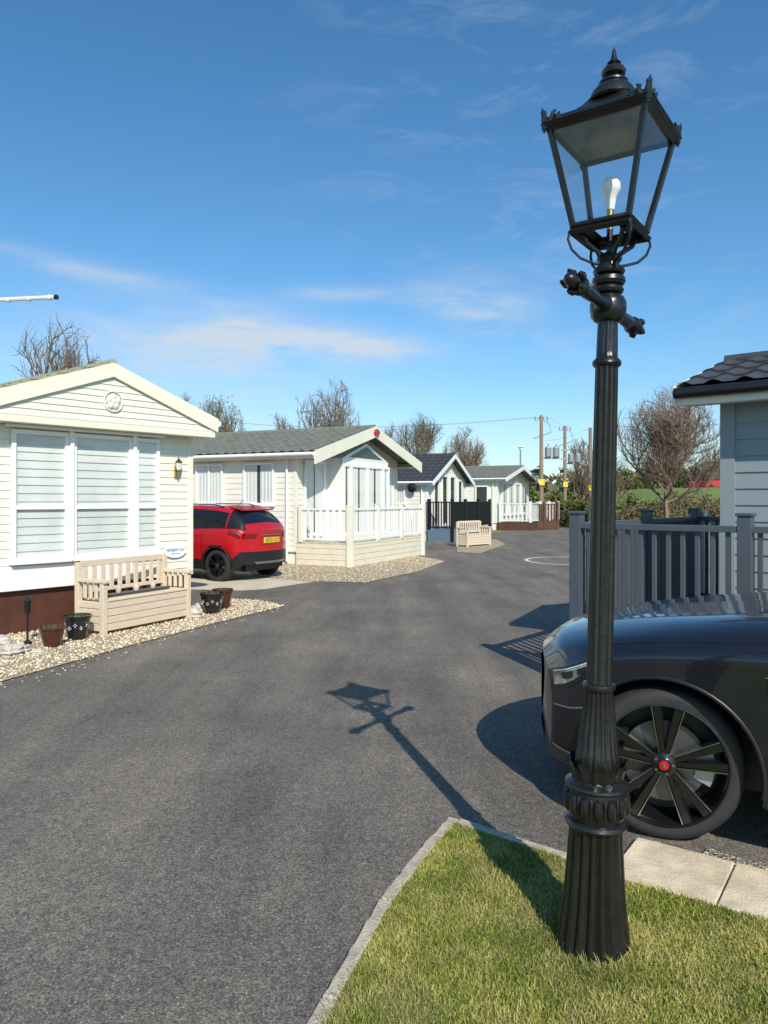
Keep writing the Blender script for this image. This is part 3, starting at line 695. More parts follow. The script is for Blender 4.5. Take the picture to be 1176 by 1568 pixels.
def bar(mb,a,b_,r,n=4): mb.tube([a,b_],r,n)
for i in range(4):
    bar(lt,cor(sb,zb0,i),cor(stp,zt0,i),.0125); 
    for hh,z,r in ((sb,zb0,.016),(sb+.008,zb0-.02,.012),(stp+.004,zt0,.014),(stp+.016,zt0+.012,.014),(stp+.008,zt0+.026,.010)):
        bar(lt,cor(hh,z,i),cor(hh,z,i+1),r)
    a,b2,c3,d3=cor(sb,zb0+.012,i),cor(sb,zb0+.012,i+1),cor(stp-.002,zt0-.01,i+1),cor(stp-.002,zt0-.01,i); gls.add([a,b2,c3,d3],[(0,1,2,3)])
vs=[cor(sb,zb0-.004,i) for i in range(4)]+[cor(.045,zb0-.004,i) for i in range(4)]
lt.add(vs,[(i,(i+1)%4,(i+1)%4+4,i+4) for i in range(4)])
rows=[(stp+.012,zt0+.024),(.145,zt0+.048),(.11,zt0+.075),(.085,zt0+.10),(.07,zt0+.12)]
for (ha,za),(hb,zb2) in zip(rows[:-1],rows[1:]):
    for i in range(4): lt.add([cor(ha,za,i),cor(ha,za,i+1),cor(hb,zb2,i+1),cor(hb,zb2,i)],[(0,1,2,3)])
rows=[(stp-.004,zt0+.0),(.138,zt0+.036),(.102,zt0+.062),(.0655,zt0+.095),(.001,zt0+.096)]
for (ha,za),(hb,zb2) in zip(rows[:-1],rows[1:]):
    for i in range(4): inr.add([cor(ha,za,i),cor(ha,za,i+1),cor(hb,zb2,i+1),cor(hb,zb2,i)],[(0,1,2,3)])
zr0=zt0+.115
lt.lathe([(r_,zr0+.86*z_) for r_,z_ in ((.092,0),(.098,.008),(.09,.016),(.083,.02),(.085,.03),(.078,.05),(.062,.073),(.05,.082),(.054,.086),(.054,.094),(.03,.10),(.022,.11),(.026,.118),(.042,.126),(.046,.14),(.038,.155),(.018,.163),(.016,.17),(.026,.178),(.016,.19),(.012,.20),(.006,.235),(.001,.25))],(0,0,0),32)
for i in range(4):
    a=LA+math.pi/4+math.pi/2*i; c0=cor(stp+.014,zt0+.012,i); rd=Vector((math.cos(a),math.sin(a),0)); tg=Vector((-rd.y,rd.x,0)); Z=Vector((0,0,1))
    lt.tube([c0-Z*.02,c0+Z*.02,c0+rd*.004+Z*.038,c0+rd*.012+Z*.058],[.010,.013,.009,.002],8)
    lt.lathe([(.002,-.011),(.010,-.006),(.012,0),(.010,.006),(.002,.011)],tuple(c0+Z*.040+rd*.004),8)
    for sd in (-1,1):
        q=c0-rd*.012+tg*sd*.018
        lt.tube([q,q+Z*.024+tg*sd*.010-rd*.010,q+Z*.036+tg*sd*.002-rd*.012,q+Z*.044+tg*sd*.012-rd*.018],[.009,.010,.008,.003],8)
        q=c0-rd*.035+tg*sd*.042
        lt.tube([q,q+Z*.016,q+Z*.026+tg*sd*.010],[.009,.010,.003],8)
        q=c0-rd*.055+tg*sd*.062
        lt.tube([q,q+Z*.012],[.008,.004],8)
    lt.tube([c0-Z*.030,c0-Z*.008],[.005,.012],8)
ztop=zy(395)
for i in range(4):
    a=LA+math.pi/4+math.pi/2*i; rd=Vector((math.cos(a),math.sin(a),0)); Z=Vector((0,0,1))
    pts=[rd*.03+Z*(ztop-.03),rd*.07+Z*(ztop-.022),rd*.115+Z*(ztop-.008),rd*.150+Z*(ztop+.022),rd*.165+Z*(ztop+.058),rd*.158+Z*(ztop+.088),rd*.135+Z*(ztop+.098),rd*.118+Z*(ztop+.086),rd*.122+Z*(ztop+.072)]
    lt.tube(pts,[.0055]*9,6)
    lt.tube([rd*.028+Z*(ztop-.02),rd*.045+Z*(ztop+.02),rd*.09+Z*(ztop+.05),rd*.11+Z*(zb0-.015)],[.009,.010,.009,.009],6)
lt.tube([Vector((0,0,ztop-.02)),Vector((0,0,zb0+.02))],.012,10)
lt.build('lantern_frame',M['iron'],sl,smooth=35); gls.build('lantern_glass',M['lglass'],sl,recalc=False); inr.build('lantern_roof_lining',M['inroof'],sl,recalc=False)
g=MB(); zb1=zb0+.03
g.lathe([(.012,0),(.012,.03),(.018,.032),(.018,.05),(.013,.052),(.013,.075)],(0,0,zb1-.03),16); g.build('bulb_holder',M['brass'],sl,smooth=40)
g=MB(); zz=zb1+.045
g.lathe([(.015,0),(.019,.03),(.021,.05),(.031,.065),(.036,.082),(.034,.10),(.022,.117),(.002,.122)],(0,0,zz),24); g.build('light_bulb',M['bulb'],sl,smooth=60)

# ------------------------------------------------------------ cars
def herm(xs,Y,x):
    xs=np.asarray(xs,float); Y=np.asarray(Y,float); n=len(xs)
    i=int(np.clip(np.searchsorted(xs,x)-1,0,n-2)); h=xs[i+1]-xs[i]; t=np.clip((x-xs[i])/h,0,1)
    def sl_(j):
        if j==0: return (Y[1]-Y[0])/(xs[1]-xs[0])
        if j==n-1: return (Y[-1]-Y[-2])/(xs[-1]-xs[-2])
        a=(Y[j]-Y[j-1])/(xs[j]-xs[j-1]); b_=(Y[j+1]-Y[j])/(xs[j+1]-xs[j])
        return np.where(a*b_>0,2*a*b_/(a+b_+1e-12*np.sign(a+b_+1e-15)),0)
    m0,m1=sl_(i)*h,sl_(i+1)*h
    return (2*t**3-3*t*t+1)*Y[i]+(t**3-2*t*t+t)*m0+(-2*t**3+3*t*t)*Y[i+1]+(t**3-t*t)*m1
class Car:
    def __init__(s,name,loc,ang,us,keys,Lc,bf,br,wheels,wr,ar,paint,hw):
        s.root=empty(name,(loc[0],loc[1],0),ang); s.us=us; s.keys=np.array(keys,float); s.L=Lc; s.bf=bf; s.br=br; s.wheels=wheels; s.wr=wr; s.ar=ar; s.paint=paint; s.hw=hw
        s.vk=np.arange(s.keys.shape[1])
    def bend(s,u,y):
        q=(abs(y)/s.hw)**2.6
        return u+s.bf*max(0,1-u/.9)**1.3*q-s.br*max(0,1-(s.L-u)/.7)**1.3*q
    def surf(s,u,v,side=1):
        row=herm(s.us,s.keys.reshape(len(s.us),-1),u).reshape(-1,2); y,z=herm(s.vk,row,v)
        return Vector((s.bend(u,y),y*side,z))
    def body(s,nu=150,nv=44,clad=None,flare=0):
        us=np.linspace(0,s.L,nu); vs=np.linspace(0,s.vk[-1],nv)
        for side in (1,-1):
            G_=[[s.surf(u,v,side) for v in vs] for u in us]
            idx=lambda i,j:i*nv+j
            keep=[];rem=set();kp=set()
            for i in range(nu-1):
                for j in range(nv-1):
                    c=(G_[i][j]+G_[i+1][j+1])/2; ins=False; fl=False
                    for xw in s.wheels:
                        rr=math.hypot(c.x-xw,c.z-s.wr)
                        if rr<s.ar and abs(c.y)>.5: ins=True
                        if rr<s.ar+flare and abs(c.y)>.5: fl=True
                    q=[(i,j),(i+1,j),(i+1,j+1),(i,j+1)]
                    if ins: rem.update(q)
                    else: keep.append((q,(1 if (fl or (clad and c.z<clad(c.x))) else 0))); kp.update(q)
            bd=rem&kp
            for (i,j) in bd:
                p=G_[i][j]; xw=min(s.wheels,key=lambda w_:abs(w_-p.x)); dx,dz=p.x-xw,p.z-s.wr; r=math.hypot(dx,dz)
                if abs(r-s.ar)<.09: p.x=xw+dx/r*s.ar; p.z=s.wr+dz/r*s.ar
            mb=MB(); mb.v=[tuple(p) for r_ in G_ for p in r_]; 
            for q,mi in keep: mb.f.append(tuple(idx(*a) for a in q)); mb.m.append(mi)
            mb.build('body_side_left' if side<0 else 'body_side_right',[s.paint,M['black']],s.root,smooth=60)
            a=MB()
            for xw in s.wheels:
                pts=[]
                for t in np.linspace(-.15,math.pi+.15,30):
                    x,z=xw+s.ar*math.cos(t),s.wr+s.ar*math.sin(t)
                    best=min(((G_[i][j].x-x)**2+(G_[i][j].z-z)**2,G_[i][j].y) for i in range(max(0,int((x-.25)/s.L*nu)),min(nu,int((x+.15)/s.L*nu)+1)) for j in range(0,int(nv*.75)))
                    pts.append((x,best[1]-.004*side,z))
                a.tube(pts,.012,8,caps=True)
                n=30; vsl=[]
                for t in np.linspace(-.3,math.pi+.3,n):
                    x,z=xw+(s.ar+.01)*math.cos(t),s.wr+(s.ar+.01)*math.sin(t)
                    for yy in (s.hw*.955,s.hw*.55): vsl.append((x,yy*side,z))
                a.add(vsl,[(2*i,2*i+1,2*i+3,2*i+2) for i in range(n-1)])
                a.add([(xw,s.hw*.55*side,s.wr)]+[vsl[2*i+1] for i in range(n)],[(0,i+1,i+2) for i in range(n-1)])
            a.build('wheel_arch_liner',M['black'],s.root,smooth=50)
        for u,nm in ((0,'front_fascia'),(s.L,'rear_fascia')):
            row=herm(s.us,s.keys.reshape(len(s.us),-1),u).reshape(-1,2); mb=MB(); n=25; mvs=np.linspace(0,s.vk[-1],nv)
            for v in mvs:
                y,z=herm(s.vk,row,v)
                for kk in np.linspace(-1,1,n): mb.v.append((s.bend(u,kk*y),kk*y,z))
            for i in range(nv-1):
                for j in range(n-1):
                    z=(mb.v[i*n+j][2]+mb.v[(i+1)*n+j][2])/2
                    mb.f.append((i*n+j,i*n+j+1,(i+1)*n+j+1,(i+1)*n+j)); mb.m.append(1 if (clad and z<clad(u)) else 0)
            mb.build(nm,[s.paint,M['black']],s.root,smooth=60)
        mb=MB(); mb.box(.35,s.L-.3,-s.hw*.54,s.hw*.54,.2,.85); mb.build('underbody_light_block',M['black'],s.root)  # underside plate and added dark box that keeps light from passing through
    def patch(s,name,u0,u1,v0,v1,m,side=-1,off=.004,nu=24,nv=8):
        mb=MB()
        for i in range(nu+1):
            u=u0+(u1-u0)*i/nu; a=v0(i/nu) if callable(v0) else v0; b_=v1(i/nu) if callable(v1) else v1
            for j in range(nv+1):
                v=a+(b_-a)*j/nv; p=s.surf(u,v,side); uu=min(u+.01,s.L); du=s.surf(uu,v,side)-s.surf(uu-.01,v,side); dv_=s.surf(u,min(v+.02,s.vk[-1]),side)-s.surf(u,max(v-.02,0),side)
                nn2=du.cross(dv_).normalized(); 
                if nn2.y*side<0: nn2=-nn2
                mb.v.append(tuple(p+nn2*off))
        for i in range(nu):
            for j in range(nv): mb.f.append((i*(nv+1)+j,(i+1)*(nv+1)+j,(i+1)*(nv+1)+j+1,i*(nv+1)+j+1)); mb.m.append(0)
        return mb.build(name,m,s.root,smooth=60)
    def endpatch(s,name,front,poly,m,off=.006):
        u=0 if front else s.L; sg=-1 if front else 1; mb=MB(); n=16
        for (ya,yb,z) in poly:
            for i in range(n+1):
                y=ya+(yb-ya)*i/n; mb.v.append((s.bend(u,y)+sg*off,y,z))
        for r_ in range(len(poly)-1):
            for i in range(n): mb.f.append((r_*(n+1)+i,r_*(n+1)+i+1,(r_+1)*(n+1)+i+1,(r_+1)*(n+1)+i)); mb.m.append(0)
        return mb.build(name,m,s.root,smooth=60)
    def house(s,us,keys,ws,rw,side_win,nu=90,nv=30):
        keys=np.array(keys,float); vk=np.arange(keys.shape[1]); U=np.linspace(us[0],us[-1],nu); VV=np.linspace(0,vk[-1],nv); mb=MB()
        for side in (1,-1):
            b0=len(mb.v)
            for u in U:
                row=herm(us,keys.reshape(len(us),-1),u).reshape(-1,2)
                for v in VV:
                    y,z=herm(vk,row,v); x=u
                    if u<ws[1]: x=u+.22*(y/.8)**2*max(0,1-(u-us[0])/(ws[1]-us[0]+.2))
                    if u>rw[0]: x=u-.12*(y/.8)**2
                    mb.v.append((x,y*side,z))
            for i in range(nu-1):
                for j in range(nv-1):
                    u=(U[i]+U[i+1])/2; v=(VV[j]+VV[j+1])/2; mi=0
                    if v<1.85 and v>.08:
                        if side_win[0]<u<side_win[1]: mi=1
                        if any(abs(u-p)<.045 for p in side_win[2:]): mi=2
                    if v>2.25 and (ws[0]<u<ws[1] or rw[0]<u<rw[1]): mi=1
                    if rw[0]<u and v<=2.25: mi=2
                    mb.f.append((b0+i*nv+j,b0+(i+1)*nv+j,b0+(i+1)*nv+j+1,b0+i*nv+j+1)); mb.m.append(mi)
        mb.build('cabin_roof_and_windows',[s.paint,M['carglass'],M['black']],s.root,smooth=50)
    def wheel(s,xw,side,r,rimr,wd,style,steer=0):
        e=empty('wheel',(xw,s.hw*.985*side,r+.004),steer,parent=s.root); c=(0,0,0); mb=MB(); sg=-side
        pr=[(rimr-.004,.012),(rimr,.0),(rimr+.006,-.002),(rimr+.02,.0),(r-.045,-.002),(r-.02,.004),(r-.006,.018),(r,.035),(r,.06),(r-.006,.062),(r-.006,.068),(r,.07),(r,.11),(r-.006,.112),(r-.006,.118),(r,.12),(r,wd-.03),(r-.01,wd-.01),(rimr,wd)]
        pr=[(a,b_+.012) for a,b_ in pr]
        mb.lathe(pr,c,72,axis='y',sgn=sg,caps=False); mb.build('tyre',M['tyre'],e,smooth=45)
        mb=MB()
        pr=[(rimr+.002,.008),(rimr-.006,.006),(rimr-.012,.014),(rimr-.018,.05),(rimr-.035,.12),(rimr-.04,.2)]
        mb.lathe(pr,c,72,0,'y',sgn=sg,caps=False)
        def arm(a0,a1,r0,r1,w0,w1,yo0,yo1,mi,th=.02):
            cs=[]
            for rr,a_,w_,yo in ((r0,a0,w0,yo0),(r1,a1,w1,yo1)):
                dx,dz=math.cos(a_),math.sin(a_); 
                for o_,t_ in ((-w_,0),(w_,0),(w_*.7,1),(-w_*.7,1)):
                    cs.append((dx*rr-dz*o_,sg*(yo+(th if t_==0 else 0)),dz*rr+dx*o_))
            mb.add(cs,[(0,1,2,3),(4,7,6,5),(0,4,5,1),(1,5,6,2),(2,6,7,3),(3,7,4,0)],mi)
        for k_ in range(5):
            a=2*math.pi*k_/5+.25
            for sd in (-1,1):
                arm(a+sd*.16,a+sd*.175,.05,rimr-.010,.014,.027,.036,.014,0,.035)
                arm(a+sd*.44,a+sd*.265,.06,rimr-.012,.0018,.0035,.033,.0125,1,.03)
                if style==2: arm(a,a+sd*.30,.12,rimr-.014,.006,.008,.03,.014,0)
        mb.lathe([(.001,.016),(.03,.017),(.034,.022),(.058,.028),(.068,.045),(.07,.10)],c,28,0,'y',sgn=sg)
        for k_ in range(5):
            t=2*math.pi*k_/5; mb.lathe([(.001,.022),(.007,.022),(.007,.05)],(.045*math.cos(t),0,.045*math.sin(t)),8,1,'y',sgn=sg)
        mb.build('alloy_wheel',[M['rim'],M['silver']],e,smooth=40)
        mb=MB(); mb.lathe([(.06,.10),(rimr-.10,.10),(rimr-.10,.12),(.06,.12)],c,40,axis='y',sgn=sg); mb.build('brake_disc',M['disc'],e)
        mb=MB()
        for t0 in np.linspace(-.45,.45,7)[:-1]:
            t1=t0+.15; r1_,r2_=rimr-.15,rimr-.065; f_=lambda rr,t,y_:(rr*math.cos(t),sg*y_,rr*math.sin(t))
            mb.hexa([f_(r1_,t0,.085),f_(r2_,t0,.085),f_(r2_,t0,.14),f_(r1_,t0,.14),f_(r1_,t1,.085),f_(r2_,t1,.085),f_(r2_,t1,.14),f_(r1_,t1,.14)])
        mb.build('brake_caliper',M['grey'],e)
        mb=MB(); mb.lathe([(rimr-.03,.17),(rimr-.03,.18),(.01,.18)],c,40,axis='y',sgn=sg); mb.build('wheel_back',M['black'],e)
        mb=MB(); mb.lathe([(.001,.010),(.021,.011),(.025,.018)],c,20,axis='y',sgn=sg); mb.build('centre_cap',M['red'] if style==1 else M['silver'],e)
        mb=MB(); mb.lathe([(.001,.006),(.010,.007),(.012,.012)],c,12,axis='y',sgn=sg); mb.build('cap_emblem',M['silver'],e)

us=[0,.12,.45,.9,1.4,2.4,3.3,3.8,4.3,4.6,4.72]
K=[
 [(.74,.26),(.79,.42),(.79,.60),(.75,.71),(.66,.775),(.35,.83),(0,.85)],
 [(.84,.24),(.87,.42),(.88,.62),(.86,.755),(.76,.855),(.42,.915),(0,.935)],
 [(.91,.24),(.925,.45),(.935,.69),(.935,.855),(.845,.95),(.5,1.005),(0,1.02)],
 [(.93,.26),(.945,.48),(.965,.74),(.970,.915),(.885,1.005),(.60,1.07),(0,1.085)],
 [(.93,.27),(.930,.48),(.945,.74),(.968,.95),(.895,1.045),(.63,1.12),(0,1.13)],
 [(.93,.27),(.94,.48),(.940,.74),(.958,.97),(.89,1.06),(.6,1.12),(0,1.14)],
 [(.93,.27),(.950,.48),(.965,.76),(.955,1.0),(.87,1.09),(.6,1.12),(0,1.14)],
 [(.93,.27),(.955,.48),(.975,.78),(.955,1.02),(.86,1.10),(.6,1.12),(0,1.14)],
 [(.90,.30),(.93,.48),(.94,.78),(.92,1.02),(.82,1.10),(.5,1.12),(0,1.14)],
 [(.84,.36),(.87,.5),(.88,.75),(.85,.98),(.76,1.06),(.45,1.08),(0,1.09)],
 [(.80,.42),(.82,.5),(.82,.72),(.80,.92),(.70,1.0),(.4,1.02),(0,1.03)]]
a=-R(35); rw=(1.385,3.65); lx,ly=.9,-.95
org=(rw[0]-(math.cos(a)*lx-math.sin(a)*ly),rw[1]-(math.sin(a)*lx+math.cos(a)*ly))
car=Car('parked_suv_car',org,a,us,K,4.72,.42,.25,(.9,3.78),.375,.445,M['carblue'],.965)
car.body(nu=170,nv=56)
car.house([1.42,2.15,2.9,3.7,4.55],
 [[(.84,1.07),(.80,1.10),(.74,1.11),(.70,1.115),(0,1.14)],
  [(.86,1.07),(.79,1.33),(.69,1.54),(.62,1.585),(0,1.62)],
  [(.86,1.07),(.80,1.34),(.69,1.57),(.62,1.625),(0,1.66)],
  [(.85,1.09),(.78,1.34),(.67,1.53),(.6,1.585),(0,1.62)],
  [(.78,1.09),(.72,1.13),(.66,1.15),(.6,1.16),(0,1.17)]],(1.45,2.12),(3.85,4.4),(1.75,4.0,2.75,3.6))
for xw in car.wheels:
    for sd in (-1,1): car.wheel(xw,sd,.375,.303,.235,1,R(15) if xw<2 else 0)
for sd in (-1,1):
    car.patch('headlamp',.0,.46,lambda t:2.25+.70*t,lambda t:3.30-.02*t,M['black'],sd,.004)
    car.patch('headlamp_lens',.03,.41,lambda t:2.48+.58*t,lambda t:3.18,M['headl'],sd,.009)
    car.patch('drl_strip',.04,.38,lambda t:3.14,lambda t:3.18,M['plaque'],sd,.013,24,2)
    for u_ in (.08,.20): car.patch('headlamp_projector',u_,u_+.08,lambda t:2.74+.3*u_,lambda t:3.05,M['carglass'],sd,.013,4,4)
    car.patch('fender_vent',1.36,1.74,lambda t:2.30+.22*t,lambda t:2.62+.02*t,M['black'],sd,.004)
    for i in range(4): car.patch('vent_slat',1.40+.02*i,1.68-.02*i,2.40+.05*i,2.415+.05*i,M['rim'],sd,.010,12,1)
    car.patch('vent_trim',1.35,1.75,lambda t:2.615+.02*t,lambda t:2.64+.02*t,M['silver'],sd,.006,12,1)
    car.patch('door_gap',1.80,1.806,.4,3.6,M['black'],sd,.002,1,20)
    car.patch('bonnet_shut_line',.35,1.5,lambda t:3.72+.12*t,lambda t:3.76+.12*t,M['black'],sd,.002,30,1)
    car.patch('bumper_shut_line',.30,.308,1.2,2.6,M['black'],sd,.002,1,10)
    car.patch('side_intake',.02,.22,.55,1.7,M['black'],sd,.004)
    car.patch('intake_trim',.02,.24,1.72,1.77,M['silver'],sd,.006)
    car.patch('reflector_trim',.02,.28,.44,.5,M['silver'],sd,.006)
    car.patch('sill_trim',1.35,3.3,0,.5,M['black'],sd,.004)
car.endpatch('grille',True,[(-.45,.45,.42),(-.56,.56,.55),(-.6,.6,.68),(-.56,.56,.76)],M['black'],.012)
car.endpatch('lower_intake',True,[(-.6,.6,.28),(-.62,.62,.38)],M['black'],.012)
g=MB()
for sd in (-1,1):
    g.lathe([(.02,-.1),(.1,-.085),(.125,-.03),(.12,.05),(.06,.09),(.01,.1)],(1.98,sd*1.03,1.17),16,axis='y',sgn=sd); g.tube([(2.0,sd*.86,1.1),(1.99,sd*.98,1.13)],.025,8)
g.build('wing_mirrors',M['carblue'],car.root,smooth=50)
us=[0,.12,.5,.85,1.3,2.2,3.0,3.45,3.9,4.1,4.2]
K=[
 [(.66,.28),(.72,.42),(.72,.60),(.68,.76),(.60,.83),(.3,.88),(0,.9)],
 [(.76,.26),(.79,.42),(.80,.64),(.77,.82),(.68,.90),(.4,.95),(0,.97)],
 [(.83,.25),(.86,.45),(.87,.70),(.85,.88),(.76,.97),(.5,1.01),(0,1.03)],
 [(.85,.25),(.875,.48),(.885,.74),(.87,.92),(.79,1.01),(.5,1.05),(0,1.07)],
 [(.85,.25),(.870,.48),(.88,.74),(.87,.94),(.80,1.03),(.5,1.07),(0,1.09)],
 [(.85,.25),(.860,.48),(.865,.74),(.87,.96),(.80,1.04),(.5,1.07),(0,1.09)],
 [(.85,.26),(.870,.48),(.880,.76),(.88,.99),(.80,1.07),(.5,1.09),(0,1.10)],
 [(.85,.27),(.885,.48),(.895,.80),(.875,1.02),(.79,1.09),(.5,1.10),(0,1.11)],
 [(.82,.29),(.86,.48),(.87,.80),(.84,1.03),(.76,1.10),(.5,1.11),(0,1.11)],
 [(.77,.31),(.84,.50),(.83,.78),(.79,1.02),(.71,1.09),(.45,1.10),(0,1.10)],
 [(.70,.36),(.79,.50),(.78,.75),(.74,.98),(.66,1.05),(.4,1.06),(0,1.07)]]
a=-R(30); rw=(-3.46,15.2); lx,ly=3.45,-.87
org=(rw[0]-(math.cos(a)*lx-math.sin(a)*ly),rw[1]-(math.sin(a)*lx+math.cos(a)*ly))
rc=Car('parked_hatchback_car',org,a,us,K,4.2,.35,.30,(.85,3.45),.335,.385,M['carred'],.88)
rc.body(nu=120,nv=40,clad=lambda x:.46 if x<3.85 else .46+.16*min(1,(x-3.85)/.12),flare=.05)
rc.house([1.12,1.85,2.5,3.2,3.65,4.0,4.12],
 [[(.78,1.04),(.74,1.06),(.7,1.07),(.66,1.075),(0,1.09)],
  [(.80,1.04),(.74,1.30),(.65,1.49),(.58,1.53),(0,1.57)],
  [(.80,1.04),(.745,1.31),(.66,1.53),(.59,1.575),(0,1.61)],
  [(.80,1.06),(.73,1.31),(.64,1.50),(.57,1.55),(0,1.59)],
  [(.79,1.07),(.71,1.28),(.61,1.43),(.54,1.48),(0,1.53)],
  [(.74,1.06),(.68,1.17),(.60,1.24),(.54,1.26),(0,1.30)],
  [(.70,1.05),(.67,1.06),(.62,1.07),(.58,1.075),(0,1.10)]],(1.15,1.8),(3.68,4.05),(1.5,3.6,2.35,3.1))
for xw in rc.wheels:
    for sd in (-1,1): rc.wheel(xw,sd,.335,.24,.205,2)
for sd in (-1,1):
    rc.patch('tail_lamp',3.88,4.2,lambda t:2.75-.25*t,lambda t:3.25,M['redl'],sd,.010)
    rc.patch('tail_lamp_light',3.95,4.2,lambda t:2.95-.08*t,lambda t:3.02,M['silver'],sd,.013)
    rc.patch('door_gap',3.05,3.062,.5,3.8,M['black'],sd,.002,1,16); rc.patch('door_gap',2.1,2.112,.5,3.8,M['black'],sd,.002,1,16)
    rc.patch('sill_trim',1.2,3.1,.7,.8,M['silver'],sd,.006)
    rc.patch('door_handle',2.75,2.92,2.78,2.88,M['carred'],sd,.02,4,2)
rc.endpatch('tail_lamp_panel',False,[(-.74,-.44,.90),(-.72,-.42,1.0)],M['redl'],.012); rc.endpatch('tail_lamp_panel',False,[(.44,.74,.90),(.42,.72,1.0)],M['redl'],.012)
rc.endpatch('number_plate_recess',False,[(-.34,.34,.76),(-.30,.30,.93)],M['carred'],.008)
rc.endpatch('number_plate',False,[(-.26,.26,.80),(-.26,.26,.91)],M['yellow'],.02)
rc.endpatch('bumper_skid',False,[(-.45,.45,.37),(-.5,.5,.42)],M['silver'],.02)
rc.endpatch('chrome_strip',False,[(-.36,.36,.955),(-.36,.36,.972)],M['silver'],.018)
text('SD22 CLY',.10,(4.225,0,.855),(R(90),0,R(90)),M['black'],rc.root,'plate_lettering')
g=MB(); g.prism([(3.45,1.575),(3.82,1.50),(3.84,1.47),(3.5,1.53)],-.52,.52); g.build('roof_spoiler',M['carred'],rc.root,bevel=.01)
g=MB(); 
for sd in (-1,1): g.tube([(1.9,sd*.58,1.56),(2.1,sd*.60,1.61),(3.1,sd*.58,1.60),(3.4,sd*.57,1.54)],.012,8)
g.tube([(3.3,0,1.59),(3.45,0,1.70)],.006,6); g.build('roof_rails',M['black'],rc.root,smooth=40)

def farcar(name,loc,ang,paint):
    e=empty(name,loc,ang); g=MB()
    g.prism([(0,.35),(4.2,.35),(4.25,.8),(4.1,1.0),(3.4,1.02),(1.2,1.0),(.2,.85),(0,.65)],-.85,.85); g.build('body',paint,e,bevel=.08)
    g=MB(); g.prism([(1.0,1.0),(3.9,1.0),(3.4,1.5),(1.7,1.5)],-.75,.75); g.build('cabin_glass',M['carglass'],e,bevel=.06)
    g=MB(); g.prism([(1.68,1.485),(3.42,1.485),(3.35,1.53),(1.75,1.53)],-.70,.70); g.build('roof_panel',paint,e,bevel=.02)
    g=MB()
    for x in (.85,3.4):
        for y in (-.87,.67): g.lathe([(.2,0),(.32,0),(.33,.03),(.33,.17),(.32,.2),(.2,.2)],(x,y,.33),20,axis='y')
    g.build('wheels',M['tyre'],e)
farcar('parked_saloon_car',(11.6,50,0),R(100),M['white']); farcar('parked_saloon_car',(28.0,66,bankz(29,66)-.25),R(35),M['carred'])

# ------------------------------------------------------------ benches, pots
def bench(loc,ang,ln=1.55):
    e=empty('garden_bench',(loc[0],loc[1],0),ang); D=.52; g=MB()
    for x in (0,ln-.07):
        g.box(x,x+.07,0,.07,.0,.66); g.box(x,x+.07,D-.07,D,0,.90)
        g.box(x-.01,x+.08,-.03,D-.075,.66,.70)
        z=.06
        while z<.40: g.box(x+.012,x+.058,.072,D-.072,z,z+.085); z+=.092
        for y in (.14,.24,.34): g.box(x+.02,x+.05,y,y+.05,.455,.658)
    z=.06
    while z<.40: g.box(.072,ln-.072,.012,.04,z,z+.085); z+=.092
    for i in range(5): g.box(.072,ln-.072,.0+i*.088,.08+i*.088,.425,.45)
    g.box(.072,ln-.072,D-.05,D-.02,.84,.92); g.box(.072,ln-.072,D-.05,D-.02,.50,.55)
    k_=int(ln/.135)
    for i in range(1,k_): x=ln*i/k_; g.box(x-.035,x+.035,D-.045,D-.025,.552,.838)
    g.build('bench_frame',M['bench'],e,bevel=.006); return e
be=bench((-3.47,9.12),R(62))
g=MB(); g.box(.25,1.30,.16,.30,.452,.485); g.build('seat_planter_tray',M['disc'],be,bevel=.008)
for i,(x,r) in enumerate(((.45,.04),(.75,.045),(1.05,.04))):
    g=MB(); g.lathe([(r*.7,0),(r,.05),(r*.9,.07),(r*.4,.10),(.005,.12)],(x,.23,.486),12); g.build('ornament',M['rock'],be,smooth=50)
bench(G(716,838),R(48),1.5)
def pot(loc,r,h,m,flower=False):
    e=empty('flower_pot',(loc[0],loc[1],.015)); g=MB()
    g.lathe([(r*.62,0),(r*.68,.02),(r*.9,h*.6),(r*.97,h*.85),(r*1.06,h*.88),(r*1.08,h),(r*.96,h),(r*.93,h*.9),(.01,h*.88)],(0,0,0),36); g.build('glazed_pot',m,e,smooth=40)
    g=MB(); g.lathe([(r*.92,h*.9),(r*.5,h*.93),(.01,h*.94)],(0,0,0),20); g.build('soil',M['soil'],e)
    if flower:
        g=MB()
        for i in range(6):
            t=R(200+i*28); rr=r*.88; q=Vector((rr*math.cos(t),rr*math.sin(t),h*(.5+.12*(i%2)))); 
            for kx in range(4):
                aa=2*math.pi*kx/4; g.lathe([(.001,-.002),(.012,0),(.001,.006)],(q.x+.015*math.cos(aa)*abs(math.sin(t)),q.y-.004,q.z+.018*math.sin(aa)),8)
        g.build('painted_flowers',M['plaque'],e)
    V=[];F=[]
    for i in range(60):
        a_=random.random()*6.28; q=Vector((random.uniform(-.6,.6)*r,random.uniform(-.6,.6)*r,h*.9)); d_=Vector((math.cos(a_)*.02,math.sin(a_)*.02,random.uniform(.02,.06))); w_=Vector((-d_.y,d_.x,0)).normalized()*.006
        b0=len(V); V+=[q-w_,q+w_,q+d_*1.2]; F.append((b0,b0+1,b0+2))
    fastmesh('plant',[tuple(v) for v in V],F,M['hedge'],e)
pot(G(80,992),.135,.23,M['potr']); pot(G(118,980),.16,.29,M['potb'],True); pot(G(325,940),.17,.30,M['potb'],True); pot(G(341,933),.15,.30,M['potr'])
gl_=empty('garden_light',(*G(42,988),0)); g=MB(); g.tube([(0,0,0),(0,0,.42)],.013,10); g.lathe([(.02,.36),(.035,.40),(.04,.50),(.05,.52),(.02,.56),(.004,.58)],(0,0,0),16); g.lathe([(.05,0),(.05,.03),(.02,.05)],(0,0,.01),16); g.build('stake_light',M['black'],gl_,smooth=40)
